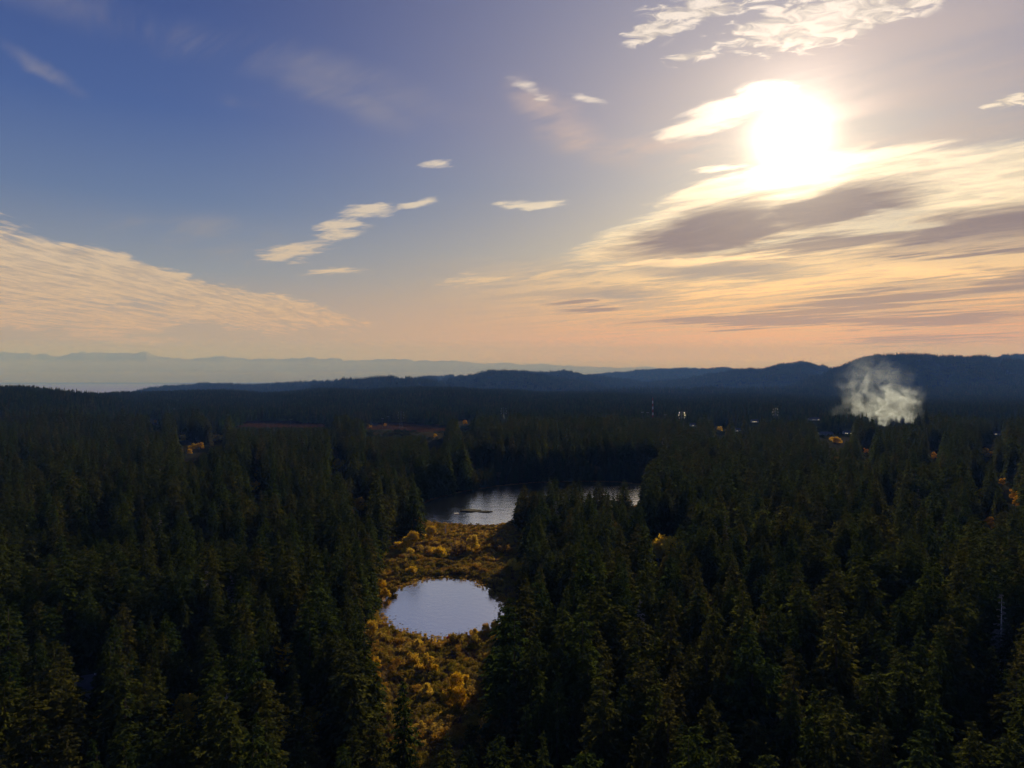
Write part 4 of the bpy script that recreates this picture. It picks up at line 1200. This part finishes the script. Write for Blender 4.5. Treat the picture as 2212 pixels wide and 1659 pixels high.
def pylon(px, py, Y, label, ins=1.0):
    x, y, zt = at(px, py, Y); z0 = float(land_z(x, y)) - .5
    H = zt - z0
    o = thing('pylon', label, 'pylon', (x, y, z0), rng.uniform(-.25, .25), 'power line pylons across the valley')
    w0, w1 = 3.6, .8
    wd = lambda z: w0 + (w1 - w0) * min(1, z / (H * .62)) if z < H * .62 else w1
    for sx_, sy_ in ((1, 1), (1, -1), (-1, 1), (-1, -1)):
        bm = bmesh.new()
        tube(bm, (sx_ * w0, sy_ * w0, 0), (sx_ * w1, sy_ * w1, H * .62), .16, .12, 5)
        tube(bm, (sx_ * w1, sy_ * w1, H * .62), (sx_ * .35, sy_ * .35, H), .12, .09, 5)
        fin('leg', bm, M_steel, o)
    bm = bmesh.new()
    zs = np.linspace(0, H * .97, 11)
    for a, c in zip(zs[:-1], zs[1:]):
        for (ax, ay), (bx2, by2) in (((1, 1), (-1, 1)), ((-1, 1), (-1, -1)), ((-1, -1), (1, -1)), ((1, -1), (1, 1))):
            p, q = wd(a), wd(c)
            tube(bm, (ax * p, ay * p, a), (bx2 * q, by2 * q, c), .045, .045, 4)
            tube(bm, (bx2 * p, by2 * p, a), (ax * q, ay * q, c), .045, .045, 4)
    br = fin('lattice', bm, M_steel, o); tag(br, kind='stuff')
    for j, (f, L) in enumerate(((.66, 5.2), (.81, 5.8), (.95, 4.8))):
        bm = bmesh.new()
        for s_ in (-1, 1):
            tube(bm, (0, .5, H * f), (s_ * L, 0, H * f + .2), .10, .07, 4); tube(bm, (0, -.5, H * f), (s_ * L, 0, H * f + .2), .10, .07, 4)
            tube(bm, (0, 0, H * f + 1.5), (s_ * L, 0, H * f + .2), .09, .06, 4)
        fin('cross_arm', bm, M_steel, o)
        for s_ in (-1, 1):
            bm = bmesh.new()
            tube(bm, (s_ * (L - .1), 0, H * f + .15), (s_ * (L - .1), 0, H * f - 2.6), .05, .05, 5)
            for q in range(7):
                zz_ = H * f - .25 - q * .32
                tube(bm, (s_ * (L - .1), 0, zz_), (s_ * (L - .1), 0, zz_ - .14), .16 * ins, .42 * ins, 8)
            fin('insulator', bm, M_ins, o)
    return o
pylon(866, 888, 1400, 'grey lattice pylon standing at the end of the cleared ground')
pylon(1088, 880, 1480, 'lattice pylon standing alone in the middle of the valley', 1.2)
pylon(1473, 888, 1350, 'lattice pylon with six bright insulators right of the radio mast', 1.6)
pylon(1675, 881, 1480, 'lattice pylon left of the smoke', 1.4)

# radio mast, red and white bands
x, y, zt = at(1410, 859, 1520); z0 = float(land_z(x, y)); H = zt - z0
mast = thing('radio_mast', 'red and white banded lattice radio mast above the trees', 'mast', (x, y, z0))
nb = 9
for i in range(nb):
    bm = bmesh.new(); za, zb = H * i / nb, H * (i + 1) / nb
    r = lambda z: 2.0 * (1 - z / H) + .45
    for k in range(3):
        t = 2 * pi * k / 3; t2 = 2 * pi * (k + 1) / 3
        P = lambda a, z: (r(z) * cos(a), r(z) * sin(a), z)
        tube(bm, P(t, za), P(t, zb), .16, .15, 5)
        for s_ in range(2):
            z1, z2 = za + (zb - za) * s_ / 2, za + (zb - za) * (s_ + 1) / 2
            tube(bm, P(t, z1), P(t2, z2), .09, .09, 4); tube(bm, P(t2, z1), P(t, z2), .09, .09, 4)
    fin('mast_section', bm, M_red if i % 2 == 0 else M_white, mast)
bm = bmesh.new(); tube(bm, (0, 0, H), (0, 0, H + 3.5), .10, .04, 5); fin('antenna', bm, M_white, mast)

def line_pole(px, py, Y, label, ins=1.0, H=None):
    x, y, zt = at(px, py, Y); z0 = float(land_z(x, y)) - .3; H = zt - z0
    o = thing('power_pole', label, 'pole', (x, y, z0), rng.uniform(-.2, .2), 'wooden power line poles')
    bm = bmesh.new(); tube(bm, (0, 0, 0), (0, 0, H), .24, .15, 7); fin('post', bm, M_wood, o)
    bm = bmesh.new(); box(bm, (0, -.2, H * .95), (4.4, .16, .22)); fin('cross_arm', bm, M_wood, o)
    for t in (-2.0, -.7, .7, 2.0):
        bm = bmesh.new()
        for q in range(3): tube(bm, (t, -.2, H * .95 + .12 + q * .26), (t, -.2, H * .95 + .32 + q * .26), .22 * ins, .10 * ins, 7)
        fin('insulator', bm, M_ins, o)
    return o
line_pole(1388, 889, 1330, 'power pole with pale insulators left of the radio mast', 2.0)
line_pole(1399, 890, 1340, 'power pole next to the foot of the radio mast', 1.8)
line_pole(1437, 895, 1330, 'power pole between the radio mast and the bright pylon', 1.8)
line_pole(838, 899, 1420, 'power pole with cross-arm left of the cleared-ground pylon', 1.0)
line_pole(826, 903, 1330, 'pale power pole at the left of the cleared ground', 1.2)
line_pole(628, 905, 1330, 'slender pale pole above the narrow clearing on the left', 1.0)
line_pole(376, 882, 1420, 'tall weathered pole high in the left-hand forest', 1.0)
line_pole(428, 1438, 232, 'wooden utility pole in the shaded stand at the lower left', 1.0)
line_pole(218, 1456, 222, 'wooden utility pole beside the house roof at the lower left', 1.0)

# houses
def house(px, py, Y, L, Wd, rz, label, lit=(), wall_m=None, hw=3.0, hr=2.6):
    """py is the ridge line."""
    x, y, zt = at(px, py, Y); z0 = float(land_z(x, y)); 
    o = thing('house', label, 'house', (x, y, max(z0, zt - hw - hr)), rz, 'houses in the forest')
    bm = bmesh.new(); box(bm, (0, 0, hw / 2), (L, Wd, hw))
    # gables
    for s_ in (-1, 1):
        v = [bm.verts.new((s_ * (L / 2 - .01), -Wd / 2, hw)), bm.verts.new((s_ * (L / 2 - .01), Wd / 2, hw)), bm.verts.new((s_ * (L / 2 - .01), 0, hw + hr - .12))]
        bm.faces.new(v)
    fin('wall', bm, wall_m or M_wall, o)
    bm = bmesh.new(); e = .55
    for s_ in (-1, 1):
        p = [(-L / 2 - e, s_ * (Wd / 2 + e), hw - .35), (L / 2 + e, s_ * (Wd / 2 + e), hw - .35), (L / 2 + e, 0, hw + hr), (-L / 2 - e, 0, hw + hr)]
        lo = [bm.verts.new(q) for q in p]; hi = [bm.verts.new((q[0], q[1], q[2] + .22)) for q in p]
        bm.faces.new(lo); bm.faces.new(hi)
        for i in range(4): bm.faces.new((lo[i], lo[(i + 1) % 4], hi[(i + 1) % 4], hi[i]))
    rf = fin('roof', bm, M_roof, o)
    bm = bmesh.new(); box(bm, (L * .22, Wd * .12, hw + hr * .9), (.8, .8, 1.6)); fin('chimney', bm, M_wood, rf)
    for i, t in enumerate(np.linspace(-L * .36, L * .36, 4)):
        bm = bmesh.new(); box(bm, (t, -Wd / 2 - .03, 1.6), (1.25, .10, 1.5)); w_ = fin('window', bm, M_dark, o)
        bm = bmesh.new()
        for s_ in (-1, 1): box(bm, (t + s_ * .28, -Wd / 2 - .10, 1.6), (.46, .04, 1.25))
        fin('pane', bm, M_litwin if i in lit else M_dark, w_)
    bm = bmesh.new(); box(bm, (L * .12, -Wd / 2 - .04, 1.05), (1.0, .09, 2.1)); fin('door', bm, M_wood, o)
    return o
HOUSES = [(1782, 941, 1190, 24, 12, .15), (1830, 942, 1190, 12, 9, .0), (2152, 932, 1150, 16, 9, -.2), (1497, 914, 1260, 10, 8, .1), (1595, 925, 1240, 11, 8, .2), (1630, 906, 1330, 12, 9, .0), (1758, 902, 1400, 20, 10, .1), (186, 1472, 221, 13, 9, .55)]
HL = ['long grey-roofed house beside the yellow-orange round tree', 'small house with three bright upright windows below the smoke', 'house with small bright windows at the upper right', 'small house with pale front below the bright pylon', 'small house in the trees right of the bright pylon', 'house with golden lit windows left of the smoke', 'long low building with pale lights between the pylon and the smoke', 'house whose dark roof shows through the trees at the lower left']
for (px, py, Y, L, Wd, rz), lab, lit in zip(HOUSES, HL, [(), (0, 1, 3), (0, 1, 3), (1,), (0,), (0, 1, 2), (1, 3), ()]):
    house(px, py, Y, L, Wd, rz, lab, lit)

# on the lake and the marsh
def lump(name, label, cat, px, py, z, size, m_, seed, group=None):
    g = np.random.default_rng(seed)
    x, y, _ = ground_at(px, py, z)
    bm = bmesh.new(); bmesh.ops.create_icosphere(bm, subdivisions=3, radius=1.0)
    for v in bm.verts:
        n_ = fbm(np.array([v.co.x * 2 + seed]), np.array([v.co.y * 2 + v.co.z]), 3)[0]
        v.co *= 1 + .35 * n_
        v.co = Vector((v.co.x * size[0], v.co.y * size[1], v.co.z * size[2]))
    o = fin(name, bm, m_, None, (x, y, z), True)
    return tag(o, label, cat, group)
M_mud = plain_mat('peat', (.02, .017, .012), .9, .3, 1.0, .1)
lump('islet', 'dark low peat islet in the lake, nearest the float', 'islet', 1016, 1104, -.25, (9, 6, .9), M_mud, 3, 'islets in the lake')
lump('islet', 'smaller dark peat islet close to the wooded point', 'islet', 1048, 1106, -.25, (6, 3.8, .8), M_mud, 5, 'islets in the lake')
fl_ = thing('float', 'small pale wooden swim float on the lake', 'float', (*ground_at(986, 1110, -.25)[:2], -.25), .3)
for i in range(7):
    bm = bmesh.new(); box(bm, (0, (i - 3) * .46, .34), (3.4, .42, .07)); fin('plank', bm, M_snag, fl_)
for s_ in (-1, 1):
    bm = bmesh.new(); tube(bm, (s_ * 1.2, -1.6, .12), (s_ * 1.2, 1.6, .12), .2, .2, 10); fin('barrel', bm, M_red, fl_)
for i, (a, c, lab) in enumerate((((884, 1111), (909, 1109), 'pale drifted log at the left corner of the lake'), ((893, 1106.5), (911, 1107.5), 'second thinner drifted log at the left corner of the lake'))):
    p, q = ground_at(*a, .1), ground_at(*c, .1)
    bm = bmesh.new(); tube(bm, (0, 0, 0), (q[0] - p[0], q[1] - p[1], .1), .42 - .12 * i, .25 - .06 * i, 9)
    tag(fin('log', bm, M_snag, None, p, True), lab, 'log', 'drifted logs at the lake corner')
def snag(px, py, H, label, seed):
    g = np.random.default_rng(seed); x, y, _ = ground_at(px, py, 0)
    o = thing('dead_tree', label, 'dead tree', (x, y, -.1), 0, 'bleached dead trees')
    bm = bmesh.new(); tube(bm, (0, 0, 0), (g.normal(0, .2), g.normal(0, .2), H), .34, .10, 8); fin('trunk', bm, M_snag, o)
    for k in range(3):
        a = g.uniform(0, 6.28); z = H * g.uniform(.4, .85); L = H * g.uniform(.15, .3)
        bm = bmesh.new(); tube(bm, (0, 0, z), (L * cos(a), L * sin(a), z + L * .6), .10, .03, 5); fin('branch', bm, M_snag, o)
    return o
snag(962, 1153, 5.5, 'bleached white dead tree standing on the far marsh', 1)
snag(956, 1158, 1.8, 'short white stump beside the bleached dead tree', 2)
snag(1138, 1236, 4.0, 'pale dead stem at the edge of the little pool', 3)
snag(1155, 1224, 5.0, 'leaning pale dead stem at the back of the little pool', 4)
snag(527, 1392, 13.0, 'bare grey dead tree left of the pond', 5)
# scarlet bush on the near shore of the pond
M_scar = foliage_mat('scarlet_leaves', [(.55, .03, .02), (.42, .03, .02)], .4)
x, y, _ = ground_at(969, 1383, 0)
tree('scarlet_bush', (leafy_mesh('crown', 901, 1.7, 1.3, 420, M_scar, .16, .0, 8), twig_mesh('stems', 902, 1.6, 1.2, 24, M_twig, .04)), (x, y, 0), 1.0, 0, 'small scarlet bush on the near shore of the pond', 'bush', None, 1.0, ('crown', 'stems'))

# ------------------------------------------------------------------ smoke of the bonfire
SY = 1500.0
sm0 = np.array(at(1905, 870, SY))
kx = SY / FOC
BL = [(1906, 922, 8, 10, 2.4), (1912, 910, 16, 14, 1.9), (1932, 900, 34, 18, 1.5), (1950, 886, 36, 26, 1.2), (1950, 858, 42, 32, .7), (1912, 872, 34, 34, 1.0), (1892, 892, 30, 24, .6), (1866, 875, 46, 38, .34), (1850, 845, 38, 46, .30), (1856, 815, 40, 38, .24), (1880, 790, 50, 30, .13), (1915, 825, 60, 36, .20), (1835, 895, 46, 20, .16), (1960, 905, 40, 14, .25)]
M_smoke, b = mat('smoke')
pos = b.n('ShaderNodeNewGeometry').outputs['Position']
nv = b.noise(pos, .026, 5, .58, col=True)
wp = b.vm('ADD', pos, b.vm('SCALE', b.vm('SUBTRACT', nv, (.5, .5, .5)), scale=60.0))
dsum = None
for (px, py, rx, ry, w_) in BL:
    c = at(px, py, SY)
    mp = b.mapping(wp, loc=c, sc=(rx * kx * 1.25, rx * kx * .9, ry * kx * 1.25), typ='TEXTURE')
    t = b.mul(b.rng(b.vm('LENGTH', mp), 1.0, .1), w_)
    dsum = t if dsum is None else b.add(dsum, t)
fil = b.noise(wp, .05, 5, .58)
wisp_ = b.m('POWER', b.rng(fil, .40, .66, .0, 1.0), 1.4)
dens = b.mul(b.mul(b.m('POWER', dsum, 1.25), b.add(wisp_, .05)), .050)
vs = b.n('ShaderNodeVolumePrincipled'); vs.inputs['Color'].default_value = (.68, .80, 1.0, 1); vs.inputs['Anisotropy'].default_value = .45
b.put(vs.inputs['Density'], dens)
b.t.links.new(vs.outputs[0], b.out.inputs['Volume'])
M_smoke.cycles.volume_step_rate = .35 if hasattr(M_smoke.cycles, 'volume_step_rate') else 1
bm = bmesh.new(); bmesh.ops.create_icosphere(bm, subdivisions=3, radius=1.0)
for v in bm.verts: v.co = Vector((sm0[0] + v.co.x * 170, SY + v.co.y * 75, max(2.0, sm0[2] + v.co.z * 118)))
tag(fin('smoke', bm, M_smoke), 'pale grey smoke billowing up from the trees at the right', 'smoke', kind='stuff')
